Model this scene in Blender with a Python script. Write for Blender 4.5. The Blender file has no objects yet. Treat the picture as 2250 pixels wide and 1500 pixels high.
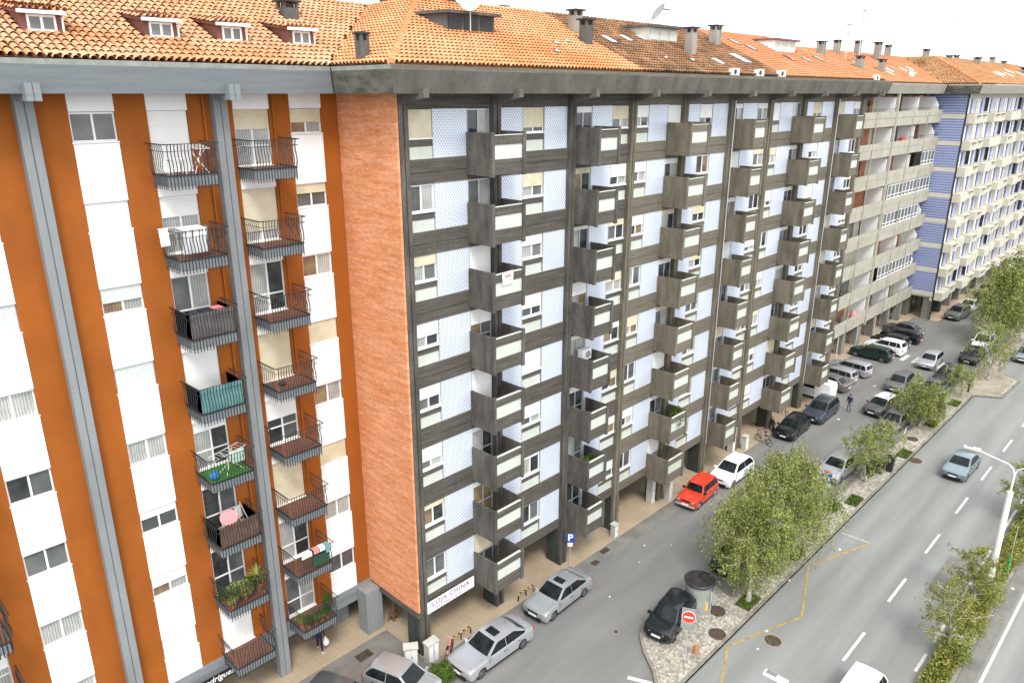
import bpy, math, random, bisect
import numpy as np
from mathutils import Vector, Matrix
R = math.radians
random.seed(7)
rng = np.random.default_rng(7)
sc = bpy.context.scene
col = sc.collection

# ------------------------------------------------------------------ camera
PITCH = math.atan(544.0/1647.0)
cd = bpy.data.cameras.new('camera'); cam = bpy.data.objects.new('camera', cd); col.objects.link(cam)
cd.sensor_width = 36; cd.lens = 1647.0/2250*36; cd.clip_start = .5; cd.clip_end = 3000
cam.location = (0, 0, 27); cam.rotation_euler = (R(90)-PITCH, 0, R(44.1-90))
sc.camera = cam
# ------------------------------------------------------------------ world, overcast
w = bpy.data.worlds.new('World'); sc.world = w; w.use_nodes = True
nt = w.node_tree; nt.nodes.clear()
sky = nt.nodes.new('ShaderNodeTexSky'); sky.sky_type = 'NISHITA'; sky.sun_disc = False
sky.sun_elevation = R(52); sky.sun_rotation = R(215); sky.dust_density = 4; sky.air_density = 1.2
hs = nt.nodes.new('ShaderNodeHueSaturation'); hs.inputs['Saturation'].default_value = .12
mx = nt.nodes.new('ShaderNodeMix'); mx.data_type = 'RGBA'; mx.inputs[0].default_value = .72
mx.inputs[7].default_value = (8.6, 8.9, 9.3, 1)
bg = nt.nodes.new('ShaderNodeBackground'); bg.inputs[1].default_value = .125
ow = nt.nodes.new('ShaderNodeOutputWorld')
nt.links.new(sky.outputs[0], hs.inputs['Color']); nt.links.new(hs.outputs[0], mx.inputs[6])
nt.links.new(mx.outputs[2], bg.inputs[0]); nt.links.new(bg.outputs[0], ow.inputs[0])
sd = bpy.data.lights.new('sun', 'SUN'); sd.energy = 1.1; sd.angle = R(14); sd.color = (1, .96, .9)
so = bpy.data.objects.new('sun', sd); col.objects.link(so)
so.rotation_euler = Vector((.45, .62, -1.0)).to_track_quat('-Z', 'Y').to_euler()
so.location = (0, 0, 60)
sc.view_settings.view_transform = 'Standard'; sc.view_settings.look = 'None'
sc.view_settings.exposure = 1.15; sc.view_settings.gamma = 1

# ------------------------------------------------------------------ materials
MC = {}
def _n(nt, t, **k):
    n = nt.nodes.new(t)
    for a, b in k.items():
        if a in n.inputs: n.inputs[a].default_value = b
        else: setattr(n, a, b)
    return n
def mat(name, c, rough=.8, spec=.3, metal=0, var=.12, vs=3.0, stretch=(1, 1, 1), c2=None, fs=None, fv=.1,
        bump=0, bs=None, island=0, coat=0, pattern=None, emis=None, stain=0):
    if name in MC: return MC[name]
    m = bpy.data.materials.new(name); m.use_nodes = True; MC[name] = m
    nt = m.node_tree; nt.nodes.clear()
    L = nt.links.new
    out = _n(nt, 'ShaderNodeOutputMaterial'); b = _n(nt, 'ShaderNodeBsdfPrincipled')
    L(b.outputs[0], out.inputs[0])
    b.inputs['Roughness'].default_value = rough; b.inputs['Specular IOR Level'].default_value = spec
    b.inputs['Metallic'].default_value = metal; b.inputs['Coat Weight'].default_value = coat
    b.inputs['Coat Roughness'].default_value = .05
    c = tuple(c)+(1,)
    cc = tuple(c2)+(1,) if c2 else tuple(x*(1-2*var) for x in c[:3])+(1,)
    geo = _n(nt, 'ShaderNodeNewGeometry')
    mp = _n(nt, 'ShaderNodeVectorMath', operation='MULTIPLY'); mp.inputs[1].default_value = stretch
    L(geo.outputs['Position'], mp.inputs[0])
    nz = _n(nt, 'ShaderNodeTexNoise', Scale=vs, Detail=4.0, Roughness=.6); L(mp.outputs[0], nz.inputs['Vector'])
    rp = _n(nt, 'ShaderNodeMapRange'); rp.inputs[1].default_value = .35; rp.inputs[2].default_value = .65
    L(nz.outputs[0], rp.inputs[0])
    mixn = _n(nt, 'ShaderNodeMix', data_type='RGBA'); mixn.inputs[6].default_value = c; mixn.inputs[7].default_value = cc
    L(rp.outputs[0], mixn.inputs[0])
    cur = mixn.outputs[2]
    def mul(cur, fac_socket, lo, hi):
        r = _n(nt, 'ShaderNodeMapRange'); r.inputs[3].default_value = lo; r.inputs[4].default_value = hi
        L(fac_socket, r.inputs[0])
        v = _n(nt, 'ShaderNodeVectorMath', operation='SCALE'); L(cur, v.inputs[0]); L(r.outputs[0], v.inputs['Scale'])
        return v.outputs[0]
    if fs:
        n2 = _n(nt, 'ShaderNodeTexNoise', Scale=fs, Detail=3.0, Roughness=.7); L(geo.outputs['Position'], n2.inputs['Vector'])
        cur = mul(cur, n2.outputs[0], 1-2*fv, 1+2*fv)
    if stain:
        n3 = _n(nt, 'ShaderNodeTexNoise', Scale=.9, Detail=5.0, Roughness=.7)
        ms = _n(nt, 'ShaderNodeVectorMath', operation='MULTIPLY'); ms.inputs[1].default_value = (1.5, 1.5, .22)
        L(geo.outputs['Position'], ms.inputs[0]); L(ms.outputs[0], n3.inputs['Vector'])
        r3 = _n(nt, 'ShaderNodeMapRange'); r3.inputs[1].default_value = .45; r3.inputs[2].default_value = .75
        L(n3.outputs[0], r3.inputs[0]); cur = mul(cur, r3.outputs[0], 1, 1-stain)
    if island:
        cur = mul(cur, geo.outputs['Random Per Island'], 1-island, 1+island)
    if pattern == 'dots':        # printed diamond lattice of small dark motifs on glazed tile
        sx = _n(nt, 'ShaderNodeSeparateXYZ'); L(geo.outputs['Position'], sx.inputs[0])
        def cosn(s, k):
            a = _n(nt, 'ShaderNodeMath', operation='MULTIPLY'); L(s, a.inputs[0]); a.inputs[1].default_value = math.pi/k
            q = _n(nt, 'ShaderNodeMath', operation='COSINE'); L(a.outputs[0], q.inputs[0]); return q.outputs[0]
        p = _n(nt, 'ShaderNodeMath', operation='MULTIPLY'); L(cosn(sx.outputs[0], .078), p.inputs[0]); L(cosn(sx.outputs[2], .11), p.inputs[1])
        r = _n(nt, 'ShaderNodeMapRange'); r.inputs[1].default_value = .25; r.inputs[2].default_value = .8; L(p.outputs[0], r.inputs[0])
        q = _n(nt, 'ShaderNodeMix', data_type='RGBA'); L(r.outputs[0], q.inputs[0]); L(cur, q.inputs[6]); q.inputs[7].default_value = (.22, .25, .34, 1)
        cur = q.outputs[2]
    if pattern == 'bluewall':
        sx = _n(nt, 'ShaderNodeSeparateXYZ'); L(geo.outputs['Position'], sx.inputs[0])
        def wav(s, k, ph=0):
            a = _n(nt, 'ShaderNodeMath', operation='MULTIPLY_ADD'); L(s, a.inputs[0]); a.inputs[1].default_value = 2*math.pi/k; a.inputs[2].default_value = ph
            q = _n(nt, 'ShaderNodeMath', operation='COSINE'); L(a.outputs[0], q.inputs[0]); return q.outputs[0]
        r = _n(nt, 'ShaderNodeMapRange'); r.inputs[1].default_value = -.2; r.inputs[2].default_value = .6; L(wav(sx.outputs[2], .30), r.inputs[0])
        q = _n(nt, 'ShaderNodeMix', data_type='RGBA'); L(r.outputs[0], q.inputs[0]); L(cur, q.inputs[6]); q.inputs[7].default_value = (.40, .44, .62, 1)
        p = _n(nt, 'ShaderNodeMath', operation='MULTIPLY'); L(wav(sx.outputs[1], .30), p.inputs[0]); L(wav(sx.outputs[2], .30, math.pi), p.inputs[1])
        r2 = _n(nt, 'ShaderNodeMapRange'); r2.inputs[1].default_value = .3; r2.inputs[2].default_value = .9; L(p.outputs[0], r2.inputs[0])
        q2 = _n(nt, 'ShaderNodeMix', data_type='RGBA'); L(r2.outputs[0], q2.inputs[0]); L(q.outputs[2], q2.inputs[6]); q2.inputs[7].default_value = (.05, .07, .22, 1)
        cur = q2.outputs[2]
    if pattern in ('brick', 'paver'):
        sx = _n(nt, 'ShaderNodeSeparateXYZ'); L(geo.outputs['Position'], sx.inputs[0])
        cb = _n(nt, 'ShaderNodeCombineXYZ')
        if pattern == 'brick': L(sx.outputs[1], cb.inputs[0]); L(sx.outputs[2], cb.inputs[1])
        else: L(sx.outputs[0], cb.inputs[0]); L(sx.outputs[1], cb.inputs[1])
        bt = _n(nt, 'ShaderNodeTexBrick'); L(cb.outputs[0], bt.inputs['Vector'])
        bt.inputs['Scale'].default_value = 1
        if pattern == 'brick':
            bt.inputs['Brick Width'].default_value = .24; bt.inputs['Row Height'].default_value = .075; bt.inputs['Mortar Size'].default_value = .006
        else:
            bt.inputs['Brick Width'].default_value = .4; bt.inputs['Row Height'].default_value = .4; bt.inputs['Mortar Size'].default_value = .012; bt.offset = 0
        lo_ = .86 if pattern == 'brick' else .97
        bt.inputs['Color1'].default_value = (lo_, lo_, lo_, 1); bt.inputs['Color2'].default_value = (2-lo_, 2-lo_, 2-lo_, 1)
        bt.inputs['Mortar'].default_value = (.84, .84, .84, 1)
        v = _n(nt, 'ShaderNodeVectorMath', operation='MULTIPLY'); L(cur, v.inputs[0]); L(bt.outputs[0], v.inputs[1]); cur = v.outputs[0]
    if pattern == 'curtain':
        wv = _n(nt, 'ShaderNodeTexWave', Scale=3.2, Distortion=3.0, Detail=2.0); wv.bands_direction = 'X'
        L(geo.outputs['Position'], wv.inputs[0]); cur = mul(cur, wv.outputs[1], .7, 1.15)
    if pattern == 'slats':
        sx = _n(nt, 'ShaderNodeSeparateXYZ'); L(geo.outputs['Position'], sx.inputs[0])
        a = _n(nt, 'ShaderNodeMath', operation='MULTIPLY'); L(sx.outputs[2], a.inputs[0]); a.inputs[1].default_value = 2*math.pi/.055
        q = _n(nt, 'ShaderNodeMath', operation='SINE'); L(a.outputs[0], q.inputs[0])
        bp = _n(nt, 'ShaderNodeBump'); bp.inputs['Strength'].default_value = .5; bp.inputs['Distance'].default_value = .01
        L(q.outputs[0], bp.inputs['Height']); L(bp.outputs[0], b.inputs['Normal'])
    if pattern == 'tracks':       # wear of the wheel tracks along the avenue
        sx = _n(nt, 'ShaderNodeSeparateXYZ'); L(geo.outputs['Position'], sx.inputs[0])
        a = _n(nt, 'ShaderNodeMath', operation='MULTIPLY_ADD'); L(sx.outputs[1], a.inputs[0]); a.inputs[1].default_value = 2*math.pi/1.65; L(nz.outputs[0], a.inputs[2])
        q = _n(nt, 'ShaderNodeMath', operation='SINE'); L(a.outputs[0], q.inputs[0]); r = _n(nt, 'ShaderNodeMapRange'); r.inputs[1].default_value = -1; L(q.outputs[0], r.inputs[0]); cur = mul(cur, r.outputs[0], .93, 1.05)
    if pattern == 'cobble':
        vo = _n(nt, 'ShaderNodeTexVoronoi', Scale=7.5, feature='DISTANCE_TO_EDGE'); L(geo.outputs['Position'], vo.inputs['Vector'])
        r = _n(nt, 'ShaderNodeMapRange'); r.inputs[2].default_value = .12; L(vo.outputs[0], r.inputs[0])
        cur = mul(cur, r.outputs[0], .55, 1.0)
        vc = _n(nt, 'ShaderNodeTexVoronoi', Scale=7.5); L(geo.outputs['Position'], vc.inputs['Vector'])
        sp = _n(nt, 'ShaderNodeSeparateColor'); L(vc.outputs['Color'], sp.inputs[0]); cur = mul(cur, sp.outputs[0], .62, 1.35)
    if bump:
        nb = _n(nt, 'ShaderNodeTexNoise', Scale=bs or 20, Detail=4.0); L(mp.outputs[0], nb.inputs['Vector'])
        bp = _n(nt, 'ShaderNodeBump'); bp.inputs['Strength'].default_value = bump; bp.inputs['Distance'].default_value = .02
        L(nb.outputs[0], bp.inputs['Height']); L(bp.outputs[0], b.inputs['Normal'])
    L(cur, b.inputs['Base Color'])
    return m
M = dict(
 asphalt=mat('asphalt', (.192, .187, .176), .9, var=.10, vs=.5, stretch=(.25, 1.2, 1), fs=22, fv=.16, bump=.2, bs=60),
 asphalt2=mat('asphalt_pale', (.235, .238, .224), .9, var=.11, vs=.6, stretch=(.10, 1.1, 1), fs=24, fv=.14, bump=.2, bs=60, pattern='tracks'),
 sidewalk=mat('sidewalk_asphalt', (.21, .20, .182), .9, var=.15, vs=.8, fs=18, fv=.16),
 pave=mat('tan_paving', (.41, .325, .225), .75, var=.08, vs=.5, fs=9, fv=.08, pattern='paver'),
 cobble=mat('cobblestone', (.42, .385, .32), .9, var=.14, vs=.7, pattern='cobble', bump=.3, bs=30),
 kerb=mat('kerb_stone', (.26, .24, .20), .9, var=.2, vs=1.5, fs=14, fv=.15),
 pale=mat('pale_paving', (.34, .30, .23), .9, var=.2, vs=.6, fs=10, fv=.14),
 soil=mat('soil', (.12, .09, .05), 1, var=.2, vs=2, fs=15, fv=.2),
 paintw=mat('road_paint_white', (.62, .61, .56), .7, var=.16, vs=2.5, fs=12, fv=.12),
 painty=mat('road_paint_yellow', (.40, .29, .12), .8, var=.22, vs=2.5, fs=12, fv=.2),
 dark0=mat('dark_board_concrete', (.125, .114, .100), .85, c2=(.062, .056, .049), vs=2.2, stretch=(1, 1, .25), fs=9, fv=.25, bump=.4, bs=18, stain=.25),
 dark1=mat('olive_board_concrete', (.185, .162, .120), .85, c2=(.115, .100, .072), vs=2.0, stretch=(1, 1, .25), fs=9, fv=.2, bump=.4, bs=18, stain=.25),
 band0=mat('dark_band_concrete', (.115, .104, .088), .85, c2=(.066, .059, .050), vs=1.6, stretch=(.3, .3, 6), fs=8, fv=.22, bump=.5, bs=9, stain=.15),
 band1=mat('brown_band_concrete', (.180, .160, .124), .85, c2=(.125, .111, .085), vs=1.6, stretch=(.3, .3, 6), fs=8, fv=.18, bump=.5, bs=9, stain=.15),
 fascd=mat('fascia_dark', (.155, .143, .125), .85, c2=(.10, .092, .078), vs=.8, stretch=(1, 1, .5), fs=7, fv=.14, bump=.4, bs=12, stain=.25),
 fascg=mat('fascia_grey', (.215, .235, .245), .8, c2=(.18, .20, .21), vs=1.2, stretch=(.3, .3, 5), fs=8, fv=.06, bump=.3, bs=8),
 fascm=mat('fascia_mossy', (.17, .165, .135), .85, c2=(.06, .062, .045), vs=1.4, stretch=(.6, .6, 2), fs=6, fv=.2, bump=.4, bs=9),
 cap=mat('fascia_cap', (.30, .31, .29), .8, c2=(.22, .23, .20), vs=2, fs=9, fv=.12),
 fascb=mat('fascia_beige', (.35, .33, .27), .85, var=.08, vs=1, fs=8, fv=.08, stain=.15),
 beige=mat('beige_concrete', (.42, .395, .32), .85, var=.09, vs=1.2, fs=8, fv=.09, stain=.2),
 cream=mat('cream_render', (.56, .53, .44), .8, var=.05, vs=1.5, stain=.12),
 orange=mat('orange_render', (.335, .093, .010), .8, var=.08, vs=.5, fs=14, fv=.05, bump=.15, bs=40, stain=.10),
 orangel=mat('terracotta_render', (.42, .17, .09), .85, var=.12, vs=1.2, fs=8, fv=.1),
 brick=mat('brickwork', (.72, .33, .185), .85, c2=(.60, .225, .085), vs=.9, stretch=(1, .6, 5), fs=5, fv=.12, pattern='brick', bump=.8, bs=9),
 white=mat('white_panel', (.86, .86, .85), .5, var=.02, vs=2, stain=.08),
 winw=mat('white_frame', (.80, .80, .79), .4, var=.02),
 alu=mat('aluminium', (.5, .51, .52), .35, .5, .3, var=.03),
 shutw=mat('shutter_white', (.80, .80, .77), .5, var=.02, pattern='slats'),
 shutc=mat('shutter_cream', (.68, .62, .46), .6, c2=(.56, .49, .33), vs=1.2, pattern='slats'),
 shutg=mat('shutter_grey', (.60, .62, .62), .5, var=.04, pattern='slats'),
 lower=mat('pale_green_panel', (.56, .59, .53), .5, var=.04, vs=1, stain=.08),
 tile=mat('glazed_tile', (.66, .71, .80), .3, .5, var=.05, vs=.5, stain=.06, pattern='dots'),
 blue=mat('blue_tile_wall', (.19, .23, .40), .4, .4, var=.1, vs=.4, pattern='bluewall'),
 lilac=mat('lilac_tile', (.42, .43, .60), .5, var=.05),
 glassd=mat('glass_dark', (.016, .02, .021), .06, .6, c2=(.06, .066, .066), vs=1.7),
 glassm=mat('glass_grey', (.15, .16, .152), .08, .6, c2=(.065, .07, .07), vs=.6),
 glassc=mat('glass_curtain', (.46, .47, .44), .15, .6, c2=(.30, .31, .29), vs=.8, pattern='curtain'),
 glassw=mat('glass_warm', (.30, .22, .13), .12, .7, c2=(.14, .09, .05), vs=1.4, pattern='curtain'),
 roof0=mat('roof_tile_pale', (.60, .35, .205), .85, c2=(.48, .215, .09), vs=.45, fs=3, fv=.08, island=.13),
 roof1=mat('roof_tile_orange', (.60, .30, .145), .85, c2=(.50, .20, .075), vs=.3, fs=3, fv=.06, island=.10),
 roof2=mat('roof_tile_mossy', (.31, .155, .075), .9, c2=(.135, .075, .038), vs=.8, fs=3.2, fv=.34, island=.3),
 roof3=mat('roof_tile_flat', (.55, .235, .115), .85, c2=(.48, .19, .085), vs=.5, fs=4, fv=.08, island=.08),
 roof4=mat('roof_tile_tan', (.43, .24, .115), .85, c2=(.36, .17, .07), vs=.6, fs=5, fv=.18, island=.16),
 roofb=mat('roof_underlay_shaded', (.15, .065, .028), .9, var=.2, vs=2),  # base under the tiles, coloured dark to paint shade into gaps and open ends
 roofb2=mat('roof_underlay_mossy_shaded', (.07, .038, .02), .9, var=.2, vs=2),  # same painted gap shade, under the mossy tiles
 brownm=mat('brown_metal', (.20, .085, .065), .6, var=.12, vs=2),
 chim=mat('chimney_render', (.33, .31, .26), .9, var=.18, vs=2, stretch=(1, 1, .3), stain=.3),
 chimd=mat('chimney_dark', (.12, .115, .105), .9, var=.2, vs=3, stretch=(1, 1, .3), stain=.3),
 black=mat('black_metal', (.022, .024, .026), .5, .4, var=.05),
 rail=mat('railing_iron', (.028, .033, .036), .5, .4, var=.1),
 railr=mat('railing_rusty', (.10, .04, .03), .7, .3, var=.2),
 floor=mat('balcony_tile', (.19, .085, .055), .7, var=.15, vs=4),
 greyp=mat('grey_pilaster', (.25, .265, .27), .8, var=.08, vs=1, stretch=(1, 1, .3), fs=10, fv=.06, stain=.12),
 pillar=mat('pillar_dark', (.055, .062, .055), .7, c2=(.028, .034, .03), vs=3, stretch=(2, 2, .15), fs=8, fv=.25, bump=.3, bs=12),
 pillarg=mat('pillar_grey', (.24, .235, .215), .85, var=.18, vs=1.5, stretch=(2, 2, .2), fs=8, fv=.1),
 inner=mat('arcade_wall', (.16, .14, .115), .8, var=.15, vs=.6),
 soffit=mat('soffit', (.10, .092, .08), .9, var=.1),
 cabinet=mat('cabinet_grey', (.50, .49, .43), .6, var=.08, vs=2, stain=.15),
 plw=mat('plastic_white', (.75, .75, .74), .4, var=.03),
 teal=mat('teal_sheet', (.16, .36, .36), .8, var=.15, vs=2),
 mesh=mat('grey_screen', (.17, .15, .145), .9, var=.2, vs=3),
 wood=mat('brown_screen', (.20, .115, .075), .8, var=.2, vs=4),
 turf=mat('turf', (.06, .22, .035), .9, var=.2, vs=6),
 pink=mat('pink_plastic', (.68, .24, .25), .5, var=.05),
 bluep=mat('blue_plastic', (.03, .20, .45), .5, var=.1),
 redc=mat('red_paint', (.55, .06, .04), .5, var=.05),
 cloth=mat('white_cloth', (.78, .78, .78), .9, var=.05, vs=3),
 navy=mat('navy_cloth', (.018, .025, .07), .9, var=.2, vs=6),
 grayc=mat('grey_cloth', (.14, .15, .17), .9, var=.2, vs=6),
 skin=mat('skin', (.50, .28, .19), .6, var=.04),
 hair=mat('hair', (.03, .02, .015), .7, var=.1),
 bark=mat('birch_bark', (.50, .47, .41), .9, c2=(.20, .18, .15), vs=4, stretch=(1, 1, .4), bump=.4, bs=20),
 barkd=mat('dark_bark', (.16, .12, .085), .9, var=.25, vs=5),
 leaf=mat('birch_leaf', (.27, .295, .085), .7, .2, c2=(.14, .175, .038), vs=.9, island=.5),
 leafy=mat('young_leaf', (.25, .255, .060), .7, .2, c2=(.14, .15, .03), vs=.9, island=.5),
 leafd=mat('shrub_leaf', (.060, .110, .015), .7, .2, c2=(.03, .058, .01), vs=2.5, island=.5),
 leafg=mat('grass_leaf', (.105, .165, .025), .8, .2, c2=(.06, .095, .015), vs=2.5, island=.5),
 terra=mat('terracotta_pot', (.40, .15, .07), .8, var=.1),
 tyre=mat('tyre', (.018, .018, .018), .8, .3, var=.05),
 rim=mat('wheel_rim', (.42, .43, .45), .3, .5, .6, var=.05),
 cglass=mat('car_glass', (.005, .008, .009), .03, .16, c2=(.022, .027, .027), vs=1.5),
 lampc=mat('headlight_glass', (.27, .29, .31), .08, .9, var=.05),
 tail=mat('tail_light', (.42, .015, .02), .2, .6, var=.05),
 plate=mat('number_plate', (.72, .72, .70), .4, var=.03),
 amber=mat('amber_lens', (.7, .28, .02), .3, .5, var=.03),
 signb=mat('sign_blue', (.012, .07, .30), .4, .4, var=.03),
 signr=mat('sign_red', (.62, .055, .02), .4, .4, var=.03),
 signt=mat('sign_text', (.8, .8, .8), .5, var=.01),
 black2=mat('sign_black', (.012, .012, .014), .5, var=.02),
 textr=mat('banner_print_red', (.35, .16, .20), .6, var=.05),
 textb=mat('banner_print_blue', (.30, .32, .55), .6, var=.05),
 green=mat('green_paint', (.01, .36, .12), .5, var=.05),
 drumm=mat('drum_concrete', (.30, .31, .29), .85, var=.1, vs=2, stain=.15),
 drumt=mat('drum_lid', (.035, .033, .033), .22, .6, var=.3, vs=2.5),
 yel=mat('yellow_paint', (.62, .42, .08), .6, var=.08),
 rust=mat('rusty_iron', (.09, .065, .045), .8, var=.25, vs=5),
)
# ------------------------------------------------------------------ mesh helpers
WL = {}
class MB:
    def __init__(s): s.v = []; s.f = []; s.m = []
    def add(s, vs, fs, m=0):
        o = len(s.v); s.v += [tuple(map(float, p)) for p in vs]; s.f += [tuple(i+o for i in f) for f in fs]; s.m += [m]*len(fs); return s
    def box(s, x0, y0, z0, x1, y1, z1, m=0):
        return s.add([(x0, y0, z0), (x1, y0, z0), (x1, y1, z0), (x0, y1, z0), (x0, y0, z1), (x1, y0, z1), (x1, y1, z1), (x0, y1, z1)],
                     [(0, 3, 2, 1), (4, 5, 6, 7), (0, 1, 5, 4), (1, 2, 6, 5), (2, 3, 7, 6), (3, 0, 4, 7)], m)
    def prism(s, poly, z0, z1, m=0):
        n = len(poly)
        return s.add([(p[0], p[1], z0) for p in poly]+[(p[0], p[1], z1) for p in poly],
                     [tuple(range(n-1, -1, -1)), tuple(range(n, 2*n))]+[(i, (i+1) % n, n+(i+1) % n, n+i) for i in range(n)], m)
    def ext(s, poly, y0, y1, m=0):   # polygon in xz extruded along y
        n = len(poly)
        return s.add([(p[0], y0, p[1]) for p in poly]+[(p[0], y1, p[1]) for p in poly],
                     [tuple(range(n)), tuple(range(2*n-1, n-1, -1))]+[((i+1) % n, i, n+i, n+(i+1) % n) for i in range(n)], m)
    def tube(s, pts, rs, n=6, m=0, cap=True):
        pts = [Vector(p) for p in pts]
        if not hasattr(rs, '__len__'): rs = [rs]*len(pts)
        rings = []; o = len(s.v); ref = None
        for i, p in enumerate(pts):
            d = (pts[min(i+1, len(pts)-1)]-pts[max(i-1, 0)]).normalized()
            if ref is None: ref = Vector((1, 0, 0)) if abs(d.x) < .8 else Vector((0, 1, 0))
            a = d.cross(ref).normalized(); b = d.cross(a).normalized(); ref = -b.cross(d) if False else ref
            for k in range(n):
                t = 2*math.pi*k/n; s.v.append(tuple(p+(a*math.cos(t)+b*math.sin(t))*rs[i]))
        for i in range(len(pts)-1):
            for k in range(n):
                s.f.append((o+i*n+k, o+i*n+(k+1) % n, o+(i+1)*n+(k+1) % n, o+(i+1)*n+k)); s.m.append(m)
        if cap:
            s.f.append(tuple(o+k for k in range(n-1, -1, -1))); s.m.append(m)
            s.f.append(tuple(o+(len(pts)-1)*n+k for k in range(n))); s.m.append(m)
        return s
    def lathe(s, c, prof, n=20, m=0):
        o = len(s.v)
        for r, z in prof:
            for k in range(n):
                t = 2*math.pi*k/n; s.v.append((c[0]+r*math.cos(t), c[1]+r*math.sin(t), c[2]+z))
        for i in range(len(prof)-1):
            for k in range(n):
                s.f.append((o+i*n+k, o+i*n+(k+1) % n, o+(i+1)*n+(k+1) % n, o+(i+1)*n+k)); s.m.append(m)
        s.f.append(tuple(o+k for k in range(n-1, -1, -1))); s.m.append(m)
        s.f.append(tuple(o+(len(prof)-1)*n+k for k in range(n))); s.m.append(m)
        return s
def mkmesh(name, mb, mats, off=(0, 0, 0), smooth=None):
    me = bpy.data.meshes.new(name)
    v = mb.v
    if off != (0, 0, 0): v = [(p[0]-off[0], p[1]-off[1], p[2]-off[2]) for p in v]
    me.from_pydata(v, [], mb.f)
    for m in (mats if isinstance(mats, (list, tuple)) else [mats]): me.materials.append(m)
    if any(mb.m): me.polygons.foreach_set('material_index', mb.m)
    if smooth is not None:
        me.shade_smooth(); me.set_sharp_from_angle(angle=R(smooth))
    me.update(); return me
def link(name, me, parent=None, loc=(0, 0, 0), rot=0):
    o = bpy.data.objects.new(name, me); col.objects.link(o)
    if parent is not None: o.parent = parent
    o.location = loc
    if rot: o.rotation_euler = (0, 0, rot)
    p = WL.get(parent, (0, 0, 0)) if parent is not None else (0, 0, 0)
    WL[o] = (p[0]+loc[0], p[1]+loc[1], p[2]+loc[2])
    return o
def part(name, mb, mats, parent, smooth=None, kind=None, label=None):      # mb in world coordinates
    me = mkmesh(name, mb, mats, WL[parent], smooth); o = link(name, me, parent)
    if kind: o['kind'] = kind
    if label: o['label'] = label
    return o
def lpart(name, mb, mats, parent, smooth=None, loc=(0, 0, 0)):             # mb in the parent's coordinates
    return link(name, mkmesh(name, mb, mats, (0, 0, 0), smooth), parent, loc)
def tag(o, label, cat, group=None):
    o['label'] = label; o['category'] = cat
    if group: o['group'] = group
    return o
def thing(name, label, cat, loc, group=None, rot=0):
    o = link(name, None, None, loc, rot); o.empty_display_size = .3
    return tag(o, label, cat, group)
def one(name, mb, mats, label, cat, base, group=None, smooth=None):        # a thing that is one mesh
    me = mkmesh(name, mb, mats, tuple(base), smooth); o = link(name, me, None, base); return tag(o, label, cat, group)
def struct(name, mb, m, loc=(0, 0, 0)):
    o = link(name, mkmesh(name, mb, m, loc), None, loc); o['kind'] = 'structure'; return o
# leaf clouds: arrays of centres -> one mesh of small quads
def leaves(name, P, size, m, parent=None, droop=0.0, aspect=.55, off=(0, 0, 0)):
    n = len(P); P = np.asarray(P)-np.array(off)
    a = rng.normal(size=(n, 3)); a[:, 2] = a[:, 2]*(1-droop)-droop*1.6
    a /= np.linalg.norm(a, axis=1)[:, None]+1e-6
    b = rng.normal(size=(n, 3)); b -= (b*a).sum(1)[:, None]*a; b /= np.linalg.norm(b, axis=1)[:, None]+1e-6
    s = size*(.6+.8*rng.random(n))[:, None]
    V = np.stack([P-a*s*.5, P+b*s*aspect*.5, P+a*s*.5, P-b*s*aspect*.5], 1).reshape(-1, 3)
    me = bpy.data.meshes.new(name)
    me.vertices.add(4*n); me.vertices.foreach_set('co', V.astype(np.float32).ravel())
    me.loops.add(4*n); me.loops.foreach_set('vertex_index', np.arange(4*n, dtype=np.int32))
    me.polygons.add(n); me.polygons.foreach_set('loop_start', np.arange(0, 4*n, 4, dtype=np.int32))
    me.materials.append(m); me.update(calc_edges=True); me.validate()
    return me

# ================================================================== GROUND
g = MB(); g.add([(-150, -200, 0), (500, -200, 0), (500, 150, 0), (-150, 150, 0)], [(0, 1, 2, 3)]); struct('ground', g, M['asphalt'])
g = MB(); g.box(-40, -25, -.2, 300, 14.25, .004); struct('main_road', g, M['asphalt2'])
g = MB(); g.box(-40, 24.15, -.1, 18.95, 24.16, .01)
g = MB(); g.prism([(-40, 27.75), (18.7, 27.75), (19.05, 27.75), (19.05, 24.15), (19.2, 24.15), (68.9, 24.15), (68.9, 27.0), (101.4, 27.0), (101.4, 24.2), (160, 24.2), (160, 36), (-40, 36)], -.05, .035)
struct('arcade_pavement', g, M['pave'])
g = MB(); g.prism([(-40, 24.6), (17.2, 24.6), (18.2, 23.2), (66, 23.1), (68.8, 23.6), (68.8, 24.14), (19.0, 24.14), (19.0, 27.74), (-40, 27.74)], -.05, .014)
struct('asphalt_sidewalk', g, M['sidewalk'])
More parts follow.
